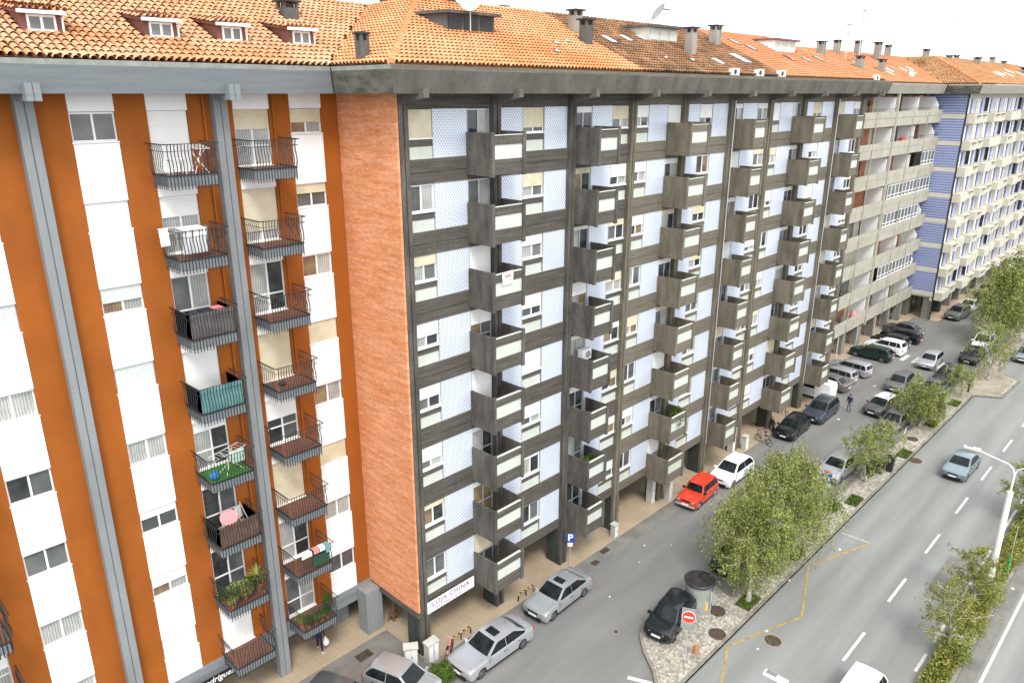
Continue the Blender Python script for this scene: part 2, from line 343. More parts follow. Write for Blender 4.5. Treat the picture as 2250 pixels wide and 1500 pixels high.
# tree-planted island between the parking lane and the avenue
isl = [(24.5, 14.3), (77.0, 14.3), (78.3, 12.2), (84.5, 12.0), (86, 14.2), (120, 14.4), (120, 15.9), (86, 16.1), (34.3, 16.05), (34.4, 18.2), (33.1, 18.42), (30.9, 18.5), (29.1, 18.3),
       (27.95, 17.8), (27.1, 17.0), (26.2, 15.8), (25.2, 14.9)]
g = MB(); g.prism(isl, -.1, .12); island = struct('cobbled_island', g, M['cobble'])
def ring(poly, w, z0, z1, name, m):
    n = len(poly); area = sum(poly[i][0]*poly[(i+1) % n][1]-poly[(i+1) % n][0]*poly[i][1] for i in range(n)); sg = 1 if area > 0 else -1
    g = MB()
    ins = []
    for i in range(n):
        a, b, c = Vector(poly[i-1]), Vector(poly[i]), Vector(poly[(i+1) % n])
        d1 = (b-a).normalized(); d2 = (c-b).normalized(); n1 = Vector((-d1.y, d1.x))*sg; n2 = Vector((-d2.y, d2.x))*sg
        k = (n1+n2); k = k/max(k.length_squared, .3)*2*.5*2
        ins.append((b.x+k.x*w*.5*1.0, b.y+k.y*w*.5*1.0))
    for i in range(n):
        j = (i+1) % n
        g.add([(*poly[i], z0), (*poly[j], z0), (*ins[j], z0), (*ins[i], z0), (*poly[i], z1), (*poly[j], z1), (*ins[j], z1), (*ins[i], z1)],
              [(4, 5, 6, 7), (0, 1, 5, 4), (2, 3, 7, 6)])
    return struct(name, g, m)
big = []
cx = sum(p[0] for p in isl)/len(isl)
ring(isl, .36, -.05, .135, 'island_kerb', M['kerb'])
g = MB(); g.prism([(64, 14.6), (76.8, 14.6), (78.5, 12.6), (84.2, 12.4), (85.8, 14.5), (100, 14.7), (100, 15.7), (66, 15.8)], 0, .126); struct('pale_crossing_pavement', g, M['pale'])
# grass pits around the island trees
pits = [(34.4, 15.0), (40.7, 15.15), (49.6, 14.95), (59.6, 14.85), (67.3, 15.1), (73.6, 15.0)]
for i, (x, y) in enumerate(pits):
    g = MB(); g.box(x-.75, y-.42, .0, x+.75, y+.42, .142); struct('tree_pit', g, M['soil'])
# median
med = [(20, 4.95), (20, 6.35), (220, 6.5), (220, 5.1)]
g = MB(); g.prism(med, -.05, .12); struct('median_strip', g, M['soil']); ring(med, .4, -.05, .15, 'median_kerb', M['kerb'])
g = MB(); g.box(-40, 4.3, -.05, 300, 4.94, .012); struct('gutter_strip', g, M['sidewalk'])
g = MB(); g.box(-40, 4.02, .004, 300, 4.16, .016); struct('edge_line', g, M['paintw'])
g = MB()
x = 24.
while x < 200:
    l = random.uniform(1.5, 4.5); g.box(x, 6.52, .004, x+l, 6.66, .016); x += l+random.choice([.15, .4, 1.2])
struct('inner_edge_line', g, M['paintw'])
for k in range(24):
    x = 33.6-6.45*2+k*6.45; g = MB(); g.box(x, 9.36, .004, x+2.9, 9.51, .0165); struct('lane_dash', g, M['paintw'])
def strip(pts, w, z, name, m):
    g = MB()
    for a, b in zip(pts[:-1], pts[1:]):
        a, b = Vector(a), Vector(b); d = (b-a).normalized(); n = Vector((-d.y, d.x))*w/2; a2 = a-d*w*.4; b2 = b+d*w*.4
        g.prism([tuple(a2-n), tuple(b2-n), tuple(b2+n), tuple(a2+n)], .0, z); z += .0006
    return struct(name, g, m)
strip([(25.0, 11.8), (28, 13.06), (30.57, 14.11), (35.4, 12.35), (40.1, 14.05), (45.26, 12.29)], .13, .0165, 'bus_stop_zigzag_line', M['painty'])
strip([(45.26, 12.29), (45.2, 14.0)], .06, .0175, 'bus_stop_end_line', M['paintw'])
strip([(25.2, 16.45), (25.62, 15.5)], .22, .0165, 'junction_line', M['paintw'])
for (x0, y0, x1, y1, m_) in ((42, 7.2, 47.5, 8.3, 'sidewalk'), (48.5, 20.4, 52, 21.2, 'sidewalk'), (31.0, 10.3, 32.4, 11.2, 'asphalt2')):
    g = MB(); g.prism([(x0, y0), (x1, y0+.1), (x1-.1, y1), (x0+.15, y1-.05)], 0, .0085); struct('asphalt_patch', g, M[m_])
for k, y in enumerate((22.6, 21.45, 20.3, 19.15)):
    g = MB(); g.box(83.0, y-.22, 0, 85.3, y+.22, .012); struct('zebra_stripe', g, M['paintw'])
for k in range(5):
    g = MB(); g.box(84.3, 10.9-k*1.1, 0, 87.3, 11.4-k*1.1, .0165); struct('far_zebra_stripe', g, M['paintw'])
for (a, b) in [((62.4, 15.9), (66.0, 16.6)), ((62.0, 18.3), (66.2, 18.3)), ((58, 16.2), (58.0, 18.0))]:
    strip([a, b], .12, .0145, 'parking_bay_line', M['paintw'])
for (x, y, hw, hd) in [(17.1, 27.0, .42, .28), (32.9, 23.85, .35, .2), (31.5, 23.5, .28, .2), (28.6, 23.3, .3, .22)]:
    g = MB(); g.box(x-hw, y-hd, 0, x+hw, y+hd, .02)
    for k in range(6): g.box(x-hw+.04+k*hw*.31, y-hd+.03, .02, x-hw+.04+k*hw*.31+.03, y+hd-.03, .03)
    one('drain_grate', g, M['rust'], {17.1: 'rusty square drain grate beside the grey column', 32.9: 'rusty drain grate by the small white cabinet', 31.5: 'broken dark drain patch on the sidewalk edge', 28.6: 'dark drain grate near the parking sign'}[x], 'drain', (x, y, 0))
for (x, y, r, z, lb) in [(32.53, 12.63, .42, .005, 'round manhole cover with a pale ring in the avenue'), (32.5, 15.85, .36, .121, 'round iron cover beside the advertising drum'),
                         (30.85, 14.9, .36, .121, 'round iron cover near the kerb of the island tip'), (28.9, 16.3, .1, .121, 'small dark hole cover by the black hatchback'),
                         (59.3, 13.95, .5, .005, 'dark iron cover in the avenue by the kerb'), (27.4, 18.9, .13, .001, 'small dark cover in the lane before the black hatchback'), (63.0, 15.3, .35, .121, 'dark iron cover on the island by the parking line')]:
    g = MB(); g.lathe((x, y, z), [(r*1.28, .0), (r*1.28, .012), (r, .013)], 24, 1 if z < .1 else 0); g.lathe((x, y, z+.013), [(r, 0), (r, .008), (r*.72, .008), (r*.72, .004), (r*.6, .004), (r*.6, .01), (r*.2, .01)], 24, 0)
    one('manhole_cover', g, [M['rust'], M['pale']], lb, 'manhole cover', (x, y, z))

# ================================================================== ROOF TILES
def tile_shape(w, l, seg=4, h=None):
    h = h or w*.45; v = []; f = []
    for j, (t, lift) in enumerate([(0, .06), (l*1.1, .0)]):
        for k in range(seg+1):
            a = math.pi*k/seg; v.append((-w*.41*math.cos(a), t, h*math.sin(a)+lift))
    for k in range(seg): f.append((k, seg+1+k, seg+2+k, k+1)[::-1])
    return np.array(v), f
def inpoly(poly, x, y):
    c = False; n = len(poly)
    for i in range(n):
        x1, y1 = poly[i]; x2, y2 = poly[i-1]
        if (y1 > y) != (y2 > y) and x < (x2-x1)*(y-y1)/(y2-y1)+x1: c = not c
    return c
def tile_field(O, U, S, poly, pitch, course, m, parent, holes=(), mould=None, singles=0, seg=4, name='roof_tiles', jitter=.012):
    """poly in (a along U, b along S) coordinates"""
    O, U, S = np.array(O, float), np.array(U, float), np.array(S, float)
    U /= np.linalg.norm(U); S /= np.linalg.norm(S); N = np.cross(U, S)
    if N[2] < 0: N = -N
    v0, f0 = tile_shape(pitch, course, seg)
    Mx = np.stack([U, S, N], 1)
    a0, a1 = min(p[0] for p in poly), max(p[0] for p in poly); b0, b1 = min(p[1] for p in poly), max(p[1] for p in poly)
    V = []; F = []; n = 0; sing = []
    b = b0
    while b < b1:
        a = math.ceil(a0/pitch)*pitch
        while a < a1:
            if inpoly(poly, a, b+course*.4) and not any(h[0]-.05 < a < h[1]+.05 and h[2]-course*.6 < b < h[3] for h in holes):
                ja, jb = rng.normal()*jitter, rng.normal()*jitter*.8
                P = O+U*(a+ja)+S*(b+jb)
                if len(sing) < singles: sing.append(P)
                else:
                    V.append(v0@Mx.T+P); F.append(n)
                    n += 1
            a += pitch
        b += course
    if F:
        k = len(v0); VV = np.concatenate(V)-np.array(WL[parent])
        faces = [tuple(i+j*k for i in f) for j in F for f in f0]
        me = bpy.data.meshes.new(name); me.from_pydata(VV.tolist(), [], faces); me.materials.append(m)
        me.polygons.foreach_set('use_smooth', [len(f) == 4 for f in f0]*len(F)); me.update()
        o = link(name, me, parent); o['kind'] = 'stuff'
    if sing:
        me = bpy.data.meshes.new('tile'); me.from_pydata((v0@Mx.T).tolist(), [], f0); me.materials.append(m)
        me.polygons.foreach_set('use_smooth', [len(f) == 4 for f in f0])
        for P in sing: link('tile', me, parent, tuple(P-np.array(WL[parent])))
def ridge_caps(a, b, m, parent, r=.13, l=.36):
    a, b = Vector(a), Vector(b); d = (b-a); L = d.length; d.normalize(); n = int(L/l); g = MB()
    for k in range(n):
        p = a+d*(k*l); q = a+d*((k+1.12)*l); g.tube([p+Vector((0, 0, .04)), q+Vector((0, 0, .0))], [r*1.08, r*.9], 7)
    o = part('ridge_tiles', g, m, parent, 60, kind='stuff'); return o

SL = .45
RH = 7.1
S3 = Vector((0, 1, SL)).normalized(); SLEN = math.hypot(RH, RH*SL)
Z0 = 28.07
# ================================================================== FASCIA
def offs(path, d):
    out = []
    for i, p in enumerate(path):
        p = Vector(p); k = Vector((0, 0)); nn = []
        if i > 0: t = (p-Vector(path[i-1])).normalized(); nn.append(Vector((t.y, -t.x)))
        if i < len(path)-1: t = (Vector(path[i+1])-p).normalized(); nn.append(Vector((t.y, -t.x)))
        n = sum(nn, Vector((0, 0)));
        if len(nn) == 2: n = n/(1+nn[0].dot(nn[1]))
        out.append((p.x+n.x*d, p.y+n.y*d))
    return out
def fascia(path, mats, parent, zb=27.0, zt=28.02):
    prof = [(-.22, zb), (0, zb), (.25, zt-.16), (.262, zt), (-.15, zt+.02), (-.22, zt-.1)]
    cols_ = [offs(path, d) for d, z in prof]; g = MB(); n = len(prof)
    for i in range(len(path)):
        for k, (d, z) in enumerate(prof): g.v.append((cols_[k][i][0], cols_[k][i][1], z))
    for i in range(len(path)-1):
        for k in range(n):
            k2 = (k+1) % n; g.f.append((i*n+k, (i+1)*n+k, (i+1)*n+k2, i*n+k2)); g.m.append(1 if k in (2, 3) else 0)
    g.f.append(tuple(range(n))); g.m.append(0); g.f.append(tuple((len(path)-1)*n+k for k in range(n-1, -1, -1))); g.m.append(0)
    return part('fascia', g, mats, parent)

# ================================================================== WINDOWS, shared unit meshes
_cache = {}
def um(key, fn, mats, smooth=None):
    if key not in _cache: _cache[key] = mkmesh(key[0], fn(), mats, smooth=smooth)
    return _cache[key]
def frame_mb(w, z0, z1, mull=(.5,), t=.06, d=.06, tr=None):
    g = MB(); g.box(0, 0, z0, t, d, z1); g.box(w-t, 0, z0, w, d, z1); g.box(t, 0, z0, w-t, d, z0+t); g.box(t, 0, z1-t, w-t, d, z1)
    for q in mull: g.box(w*q-t*.6, -.004, z0+t, w*q+t*.6, d-.004, z1-t)
    if tr: g.box(t, -.002, z0+tr, w-t, d-.002, z0+tr+t)
    return g
GL = ['glassd', 'glassm', 'glassc', 'glassc', 'glassd', 'glassw', 'glassm', 'glassd']
def window(parent, x, y, z, w, z0, z1, shut=0, shm='shutw', glass=None, mull=.5, fm='winw', sill=True, tr=None, name='window'):
    """window part: frame mesh, children pane x2, shutter, sill; facade faces -y"""
    p = WL[parent]
    f = link(name, um(('frame', round(w, 2), z0, z1, mull, tr, fm), lambda: frame_mb(w, z0, z1, (mull,), tr=tr), M[fm]), parent, (x-p[0], y-p[1], z-p[2]))
    gl = glass or (random.choice(GL), random.choice(GL))
    for k, (a, b) in enumerate(((.05, w*mull-.03), (w*mull+.03, w-.05))):
        def pane(a=a, b=b): return MB().box(0, .03, z0+.05, b-a, .045, z1-.05)
        link('pane', um(('pane', round(b-a, 3), z0, z1, gl[k]), pane, M[gl[k]]), f, (a, 0, 0))
    if shut > 0:
        def sh():
            g = MB(); zz = z1-(z1-z0)*shut; g.box(.03, -.035, zz, w-.03, -.012, z1-.02); g.box(.03, -.045, zz, w-.03, -.008, zz+.045); return g
        link('shutter', um(('shutter', round(w, 2), z0, z1, round(shut, 2), shm), sh, M[shm]), f)
    if sill:
        link('sill', um(('sill', round(w, 2), z0), lambda: MB().box(-.03, -.10, z0-.05, w+.03, .03, z0), M['winw']), f)
    return f

# ================================================================== DARK BUILDINGS (three alike)
PX_ = [19.4, 24.7, 30.05, 35.25, 40.5, 46.05, 51.55, 57.0, 62.95, 68.5]
ROWB = [24.40-3.03*k for k in range(8)]
YF = 25.0
roofs_m = [('roof1', 'roofb'), ('roof2', 'roofb2'), ('roof3', 'roofb')]
blab = ['dark concrete apartment block with brick end wall, nearest of three with boxy balconies',
        'middle dark concrete apartment block under the brown mossy roof',
        'farthest dark concrete apartment block with boxy balconies, under flat orange tiles']
dark = []
BALC = {}
def balcony(parent, x0, x1, b, m, mp, k, i):
    p = WL[parent]; y1 = YF; y0 = 23.42
    def slab(): return MB().box(.1, 0, -.78+.0, x1-x0-.1, y1-y0-.002, -.60)
    W = x1-x0
    bal = link('balcony', um(('balcony', i), lambda: MB().box(.09, .1, -.62, W-.09, y1-y0-.002, -.48), M['floor']), parent, (x0-p[0], y0-p[1], b-p[2]))
    def side():
        g = MB(); g.box(0, .06, -.80, .09, y1-y0-.002, 1.02); g.box(-.03, -.06, -.82, .14, .06, 1.05); return g
    ms = um(('side_panel', m), side, M[m])
    link('side_panel', ms, bal, (0, 0, 0)); s2 = link('side_panel', ms, bal, (W, 0, 0)); s2.scale = (-1, 1, 1)
    link('front_board', um(('front_board', i, m), lambda: MB().box(.14, .0, .52, W-.14, .09, .90), M[mp]), bal)
    link('front_board', um(('front_board2', i, m), lambda: MB().box(.14, .0, -.74, W-.14, .1, -.09), M[mp]), bal)
    link('front_panel', um(('front_panel', i), lambda: MB().box(.14, .03, -.088, W-.14, .07, .518), M['lower']), bal)
    link('handrail', um(('handrail', i), lambda: MB().box(.14, -.02, .902, W-.14, .11, .935), M['lower']), bal)
    BALC[(i, k)] = (x0, x1, y0, b)
    return bal
for bi in range(3):
    i0 = bi*3; XA = PX_[i0]-.3 if bi == 0 else PX_[i0]; XB = PX_[i0+3] if bi < 2 else 68.9
    root = thing('apartment_building', blab[bi], 'apartment building', ((XA+XB)/2, 27, 0), 'dark concrete apartment blocks with boxy balconies'); dark.append(root)
    dm = 'dark0' if bi == 0 else 'dark1'; bm = 'band0' if bi == 0 else 'band1'
    g = MB(); g.box(XA+.02, 25.32, 2.5, XB-.004, 38, 27.4); part('core_wall', g, M['soffit'], root)
    g = MB(); g.box(XA+.1, 30, 0, XB-.01, 38, 2.498); part('shop_wall', g, M['inner'], root)
    for q in range(3):
        g = MB(); a = PX_[i0+q]+.6; b_ = PX_[i0+q+1]-.6; g.box(a, 29.93, .1, (a+b_)/2-.1, 29.99, 2.2); g.box((a+b_)/2+.1, 29.93, .1, b_, 29.99, 2.2); part('shop_window', g, M['glassd'], root)
    # soffit and top header
    g = MB(); g.box(XA, 23.9, 27.0, XB-.003, 25.32, 27.12); part('soffit', g, M['soffit'], root)
    g = MB(); g.box(XA+.01, 25.02, 26.41, XB-.01, 25.2, 26.998); part('top_band', g, M[bm], root)
    # bands
    for k in range(8):
        b = ROWB[k]; zl = b-1.03 if k < 7 else b-.62
        for q in range(3):
            x0 = PX_[i0+q]+.2; x1 = PX_[i0+q+1]-.2
            g = MB(); zm = b-.52 if k < 7 else b-.3
            g.box(x0, YF, zm, x1, YF+.3, b); g.box(x0, YF+.03, zl, x1, YF+.3, zm-.012); part('floor_band', g, M[bm], root)
    # piers with a central groove, wider feet in the arcade
    for q in range(4 if bi == 2 else 3):
        xp = PX_[i0+q]
        g = MB(); g.box(xp-.24, 24.84, 2.45, xp-.03, 25.3, 27.0); g.box(xp-.03, 24.9, 2.45, xp+.03, 25.3, 27.0); g.box(xp+.03, 24.84, 2.45, xp+.24, 25.3, 27.0)
        part('pier', g, M[dm], root)
        g = MB(); g.box(xp-.30, 25.0, 0, xp-.06, 25.9, 2.448, 0); g.box(xp-.298, 24.82, 0, xp-.06, 24.999, 2.448, 1); g.box(xp-.06, 24.9, 0, xp+.06, 25.85, 2.448); g.box(xp+.06, 24.82, 0, xp+.30, 25.9, 2.448, 1); part('ground_pillar', g, [M['pillar'], M[dm]], root)
        g = MB(); g.ext([(xp-.14, 26.75), (xp+.14, 26.75), (xp+.14, 27.1), (xp-.14, 27.1)], 23.38, 25.0)
        g = MB(); g.add([(xp-.14, 23.36, 26.85), (xp+.14, 23.36, 26.85), (xp+.14, 24.95, 26.55), (xp-.14, 24.95, 26.55), (xp-.14, 23.36, 27.2), (xp+.14, 23.36, 27.2), (xp+.14, 24.95, 27.0), (xp-.14, 24.95, 27.0)],
              [(0, 3, 2, 1), (4, 5, 6, 7), (0, 1, 5, 4), (1, 2, 6, 5), (2, 3, 7, 6), (3, 0, 4, 7)])
        part('roof_bracket', g, M['fascd'], root)
    # cells
    for q in range(3):
        pl = PX_[i0+q]+.24; pr = PX_[i0+q+1]-.24; W = pr-pl; t = 'ABC'[q]
        if t == 'A': cells = [('w', 0, 1.42), ('t', 1.45, W-1.45), ('d', W-1.43, W-.02)]
        elif t == 'B': cells = [('t', .08, 1.62), ('w', 1.64, 3.12), ('t', 3.18, W)]
        else: cells = [('d', .1, 1.5), ('t', 1.53, W-1.5), ('w', W-1.47, W)]
        for k in range(8):
            b = ROWB[k]; p = WL[root]
            for ci, (ty, a, c) in enumerate(cells):
                cw = round(c-a, 2)
                if ty == 't':
                    def tp(cw=cw):
                        g = MB(); g.box(0, 0, .04, cw, .06, 2.0); return g
                    link('tile_panel', um(('tile_panel', bi, q, ci), tp, M['tile']), root, (pl+a-p[0], 25.06-p[1], b-p[2]))
                    link('panel_trim', um(('panel_trim', bi, q, ci), lambda cw=cw: MB().box(-.035, -.02, 0, 0, .06, 2.0).box(cw, -.02, 0, cw+.03, .06, 2.0).box(0, -.03, 0, cw, .06, .04), M['alu']), root, (pl+a-p[0], 25.06-p[1], b-p[2]))
                elif ty == 'w':
                    sh = random.choice([.0, .3, .45, .55, .7, 1.0, .3, .5]) if bi else random.choice([.35, .45, .55, .6, .3])
                    shm = random.choice(['shutw', 'shutw', 'shutc', 'shutw'])
                    gl = None
                    if bi == 0 and q == 0:
                        sh = [1.0, 0, .38, .55, .5, .62, .22, 0][k]; shm = ['shutc', 'shutw', 'shutc', 'shutw', 'shutw', 'shutw', 'shutc', 'shutw'][k]
                        gl = [None, ('glassm', 'glassc'), ('glassc', 'glassm'), ('glassc', 'glassd'), ('glassm', 'glassd'), ('glassm', 'glassc'), ('glassw', 'glassd'), ('glassm', 'glassm')][k]
                    if bi == 0 and q == 1:
                        sh = [.8, .55, .42, .6, .98, .62, .12, 0][k]; shm = ['shutc', 'shutc', 'shutw', 'shutw', 'shutw', 'shutw', 'shutw', 'shutw'][k]
                    window(root, pl+a, 25.10, b, cw, .85, 1.98, sh, shm, gl, fm='winw')
                    link('spandrel', um(('spandrel', round(cw, 2), bm), lambda cw=cw: MB().box(0, 0, .52, cw, .08, .80), M[bm]), root, (pl+a-p[0], 25.06-p[1], b-p[2]))
                    link('lower_panel', um(('lower_panel', round(cw, 2)), lambda cw=cw: MB().box(.02, 0, .03, cw-.02, .05, .51).box(0, -.03, 0, cw, .05, .03), M['lower']), root, (pl+a-p[0], 25.09-p[1], b-p[2]))
                else:
                    sh = random.choice([0, .12, .12, .35, .5, 1.0])
                    shm = random.choice(['shutw', 'shutw', 'shutc'])
                    if bi == 0 and q == 0: sh = [0, 0, .72, .3, .95, .1, .12, .5][k]; shm = 'shutc' if k == 7 else 'shutw'
                    if bi == 0 and q == 2: sh = [.12, .12, .08, .3, .1, .15, 0, 0][k]
                    window(root, pl+a, 25.10, b-.45, cw, .0, 2.43, sh, shm, None, fm='alu', sill=False, tr=1.1, name='balcony_door')
        if t == 'A':
            for k in range(8): balcony(root, PX_[i0+q+1]-1.78, PX_[i0+q+1]+.28, ROWB[k], dm, bm, k, i0+q)
        if t == 'C':
            for k in range(8): balcony(root, PX_[i0+q]+.22, PX_[i0+q]+1.95, ROWB[k], dm, bm, k, i0+q)
    # drain pipes
    if bi > 0:
        for xq in ([PX_[i0+2]+.12] if bi == 1 else [PX_[i0+2]-.05]):
            g = MB(); g.tube([(xq, 24.76, 26.8), (xq, 24.76, 2.4)], .045, 6); part('drainpipe', g, M['alu'], root, 60)
# brick end wall of the first block
g = MB(); g.box(19.02, 24.86, 2.62, 19.14, 28.94, 27.0); part('brick_wall', g, M['brick'], dark[0])
g = MB(); g.box(18.98, 24.84, 2.3, 19.16, 28.96, 2.618); part('end_beam', g, M['band0'], dark[0])
# fascias of the dark row
fp = [(18.06, 27.62), (18.06, 23.65), (35.25, 23.65)]
g0 = fascia(fp[:2], [M['fascm'], M['cap']], dark[0]); fascia([(18.06, 23.65), (35.25, 23.65)], [M['fascd'], M['fascd']], dark[0])
bpy.data.objects.remove(g0)
def fascia2(path, mats, parent, open0=None, zb=27.0, zt=28.02):
    return fascia(path, mats, parent, zb, zt)
# side piece and front piece, mitred at the corner by hand
def fasc_piece(p0, p1, m0, m1, nrm, mats, parent, zb=27.0, zt=28.02):
    """p0,p1 bottom outer points; m0,m1 outward directions used at each end"""
    prof = [(-.22, zb), (0, zb), (.25, zt-.16), (.262, zt), (-.15, zt+.02), (-.22, zt-.1)]; g = MB(); n = len(prof)
    for p, m in ((p0, m0), (p1, m1)):
        for d, z in prof: g.v.append((p[0]+m[0]*d, p[1]+m[1]*d, z))
    for k in range(n):
        k2 = (k+1) % n; g.f.append((k, n+k, n+k2, k2)); g.m.append(1 if k in (2, 3) else 0)
    g.f.append(tuple(range(n))); g.m.append(0); g.f.append(tuple(n+k for k in range(n-1, -1, -1))); g.m.append(0)
    return part('fascia', g, mats, parent)
for o in [c for c in dark[0].children if c.name.startswith('fascia')]: bpy.data.objects.remove(o)
fasc_piece((18.06, 27.55), (18.06, 23.65), (-1, -1), (-1, -1), None, [M['fascm'], M['cap']], dark[0])
fasc_piece((18.063, 23.65), (35.24, 23.65), (-1, -1), (0, -1), None, [M['fascd'], M['band1']], dark[0])
fasc_piece((35.25, 23.65), (51.54, 23.65), (0, -1), (0, -1), None, [M['fascd'], M['band1']], dark[1])
fasc_piece((51.55, 23.65), (70.0, 23.65), (0, -1), (1, -1), None, [M['fascb'] if False else M['fascd'], M['band1']], dark[2])
fasc_piece((70.0, 23.65), (70.0, 27.6), (1, -1), (1, -1), None, [M['fascd'], M['band1']], dark[2])

# ------------------------------------------------------------------ roofs over the dark row
YE = 23.92
def roof_main(parent, x0, x1, hipL, hipR, tm, um_, ye=YE, yb=None, holes=(), pitch=.25, course=.38, singles=0, seg=4, z0=Z0):
    yr = ye+RH; zr = z0+RH*SL; p = MB(); yb = yb or yr+RH
    xl = x0+(RH if hipL else 0); xr = x1-(RH if hipR else 0)
    p.add([(x0, ye, z0), (x1, ye, z0), (xr, yr, zr), (xl, yr, zr)], [(0, 1, 2, 3)])
    p.add([(xl, yr, zr), (xr, yr, zr), (x1, yb, z0), (x0, yb, z0)], [(0, 1, 2, 3)])
    if hipL: p.add([(x0, ye, z0), (xl, yr, zr), (xl, yr+4, zr), (x0, yr+4+0, z0), (x0, yb, z0)], [(0, 1, 2, 3)])
    if hipR: p.add([(x1, ye, z0), (x1, yr+4, z0), (xr, yr+4, zr), (xr, yr, zr)], [(0, 1, 2, 3)])
    p.add([(x0, ye, z0-.15), (x1, ye, z0-.15), (x1, yb, z0-.15), (x0, yb, z0-.15)], [(0, 3, 2, 1)])
    p.add([(x0, ye, z0-.15), (x1, ye, z0-.15), (x1, ye, z0), (x0, ye, z0)], [(0, 1, 2, 3)])
    rf = part('roof', p, M[um_], parent)
    O = (x0, ye, z0)
    poly = [(0, 0), (x1-x0, 0), (xr-x0, SLEN), (xl-x0, SLEN)]
    tile_field(O, (1, 0, 0), S3, poly, pitch, course, M[tm], rf, holes=[(h[0]-x0, h[1]-x0, h[2], h[3]) for h in holes], singles=singles, seg=seg)
    if x1 > x0: ridge_caps((xl, yr, zr+.03), (xr, yr, zr+.03), M[tm], rf)
    return rf
def chimney(rf, x, y, w, d, zb, zt, m='chim', capw=.12):
    g = MB(); g.box(x-w/2, y-d/2, zb, x+w/2, y+d/2, zt-.32)
    for sx in (-1, 1):
        for sy in (-1, 1): g.box(x+sx*(w/2-.06)-.06, y+sy*(d/2-.06)-.06, zt-.32, x+sx*(w/2-.06)+.06, y+sy*(d/2-.06)+.06, zt-.08)
    g.box(x-w*.3, y-d*.3, zt-.32, x+w*.3, y+d*.3, zt-.12, 1)
    g.box(x-w/2-capw, y-d/2-capw, zt-.08, x+w/2+capw, y+d/2+capw, zt, 1)
    return part('chimney', g, [M[m], M['black']], rf)
def skylight(rf, x, y, w=.55, l=.9, mat_='plw'):
    z = Z0+(y-YE)*SL; g = MB()
    n = Vector((0, -SL, 1)).normalized()
    for (a, b, h, mm) in ((w, l, .16, 0), (w-.12, l-.12, .175, 1)):
        c = Vector((x, y, z)); u = Vector((a/2, 0, 0)); s = S3*(b/2)
        B = [c-u-s, c+u-s, c+u+s, c-u+s]; T = [q+n*h for q in B]
        g.add([tuple(q) for q in B+T], [(0, 1, 5, 4), (1, 2, 6, 5), (2, 3, 7, 6), (3, 0, 4, 7), (4, 5, 6, 7)], mm)
    return part('skylight', g, [M['chimd'], M[mat_]], rf)
def boxdormer(rf, x0, x1, yf, h, roofm, wallm, winm='glassm'):
    """concrete dormer with a flat overhanging roof, splayed sides"""
    z = Z0+(yf-YE)*SL; zt = z+h; yb = yf+(h-.05)/SL
    g = MB(); g.add([(x0, yf, z), (x1, yf, z), (x1, yf, zt), (x0, yf, zt), (x0-.35, yb, zt), (x1+.1, yb, zt)], [(0, 1, 2, 3), (0, 3, 4), (1, 5, 2), (3, 2, 5, 4)])
    d = part('dormer', g, wallm, rf)
    g = MB(); g.prism([(x0-.12, yf-.3), (x1+.2, yf-.3), (x1+.25, yb), (x0-.5, yb)], zt+.002, zt+.13); part('dormer_roof', g, M[roofm], rf)
    n = 3
    for k in range(n):
        a = x0+(x1-x0)*(k+.12)/n; b = x0+(x1-x0)*(k+.88)/n; g = MB(); g.box(a, yf-.03, z+.15, b, yf-.001, zt-.12); part('dormer_window', g, M[winm], rf)
    return d
def dish(x, y, z, r, lab, tilt=35, az=200, m='plw'):
    o = thing('satellite_dish', lab, 'satellite dish', (x, y, z))
    g = MB(); g.tube([(0, 0, -.9), (0, 0, .0), (.0, 0, .25)], .03, 6); lpart('mast', g, M['alu'], o)
    g = MB(); n = 16; pr = [(0, 0)]+[(r*q, .22*r*q*q) for q in (.35, .7, 1)]
    rotm = Matrix.Rotation(R(az), 4, 'Z') @ Matrix.Rotation(R(90-tilt), 4, 'Y')
    V = []
    for rr, zz in pr:
        for k in range(n): V.append(tuple(rotm @ Vector((rr*math.cos(2*math.pi*k/n), rr*math.sin(2*math.pi*k/n), zz+.1)) + Vector((0, 0, .35))))
    Fc = [(i*n+k, i*n+(k+1) % n, (i+1)*n+(k+1) % n, (i+1)*n+k) for i in range(3) for k in range(n)]
    g.add(V, Fc); lpart('reflector', g, M[m], o, 60)
    g = MB(); e = rotm @ Vector((0, 0, r*.9)) + Vector((0, 0, .35)); s_ = rotm @ Vector((r*.8, 0, .15)) + Vector((0, 0, .35)); g.tube([s_, e], .015, 5); lpart('feed_arm', g, M['black'], o)
    return o
def antenna(x, y, z, h, lab, kind=0):
    o = thing('roof_antenna', lab, 'antenna', (x, y, z))
    g = MB(); g.tube([(0, 0, -1.2), (0, 0, h)], .055, 5); lpart('mast', g, M['alu'], o)
    g = MB()
    for q, zz in enumerate((h-.1, h-.9) if kind == 0 else (h*.55,)):
        L = 1.2 if q == 0 else .8; g.tube([(-L/2, 0, zz), (L/2, 0, zz)], .035, 4)
        for k in range(7): xx = -L/2+L*k/6; g.tube([(xx, -.28, zz), (xx, .28, zz)], .022, 4)
    lpart('elements', g, M['alu'], o); return o
# roof 1 (with hip on the left)
rf1 = roof_main(dark[0], 18.2, 34.6, True, False, 'roof1', 'roofb', holes=[(24.0, 27.0, 3.9, 5.4)], pitch=.25, course=.36)
xr0 = 18.2+RH; yr0 = YE+RH; zr0 = Z0+RH*SL
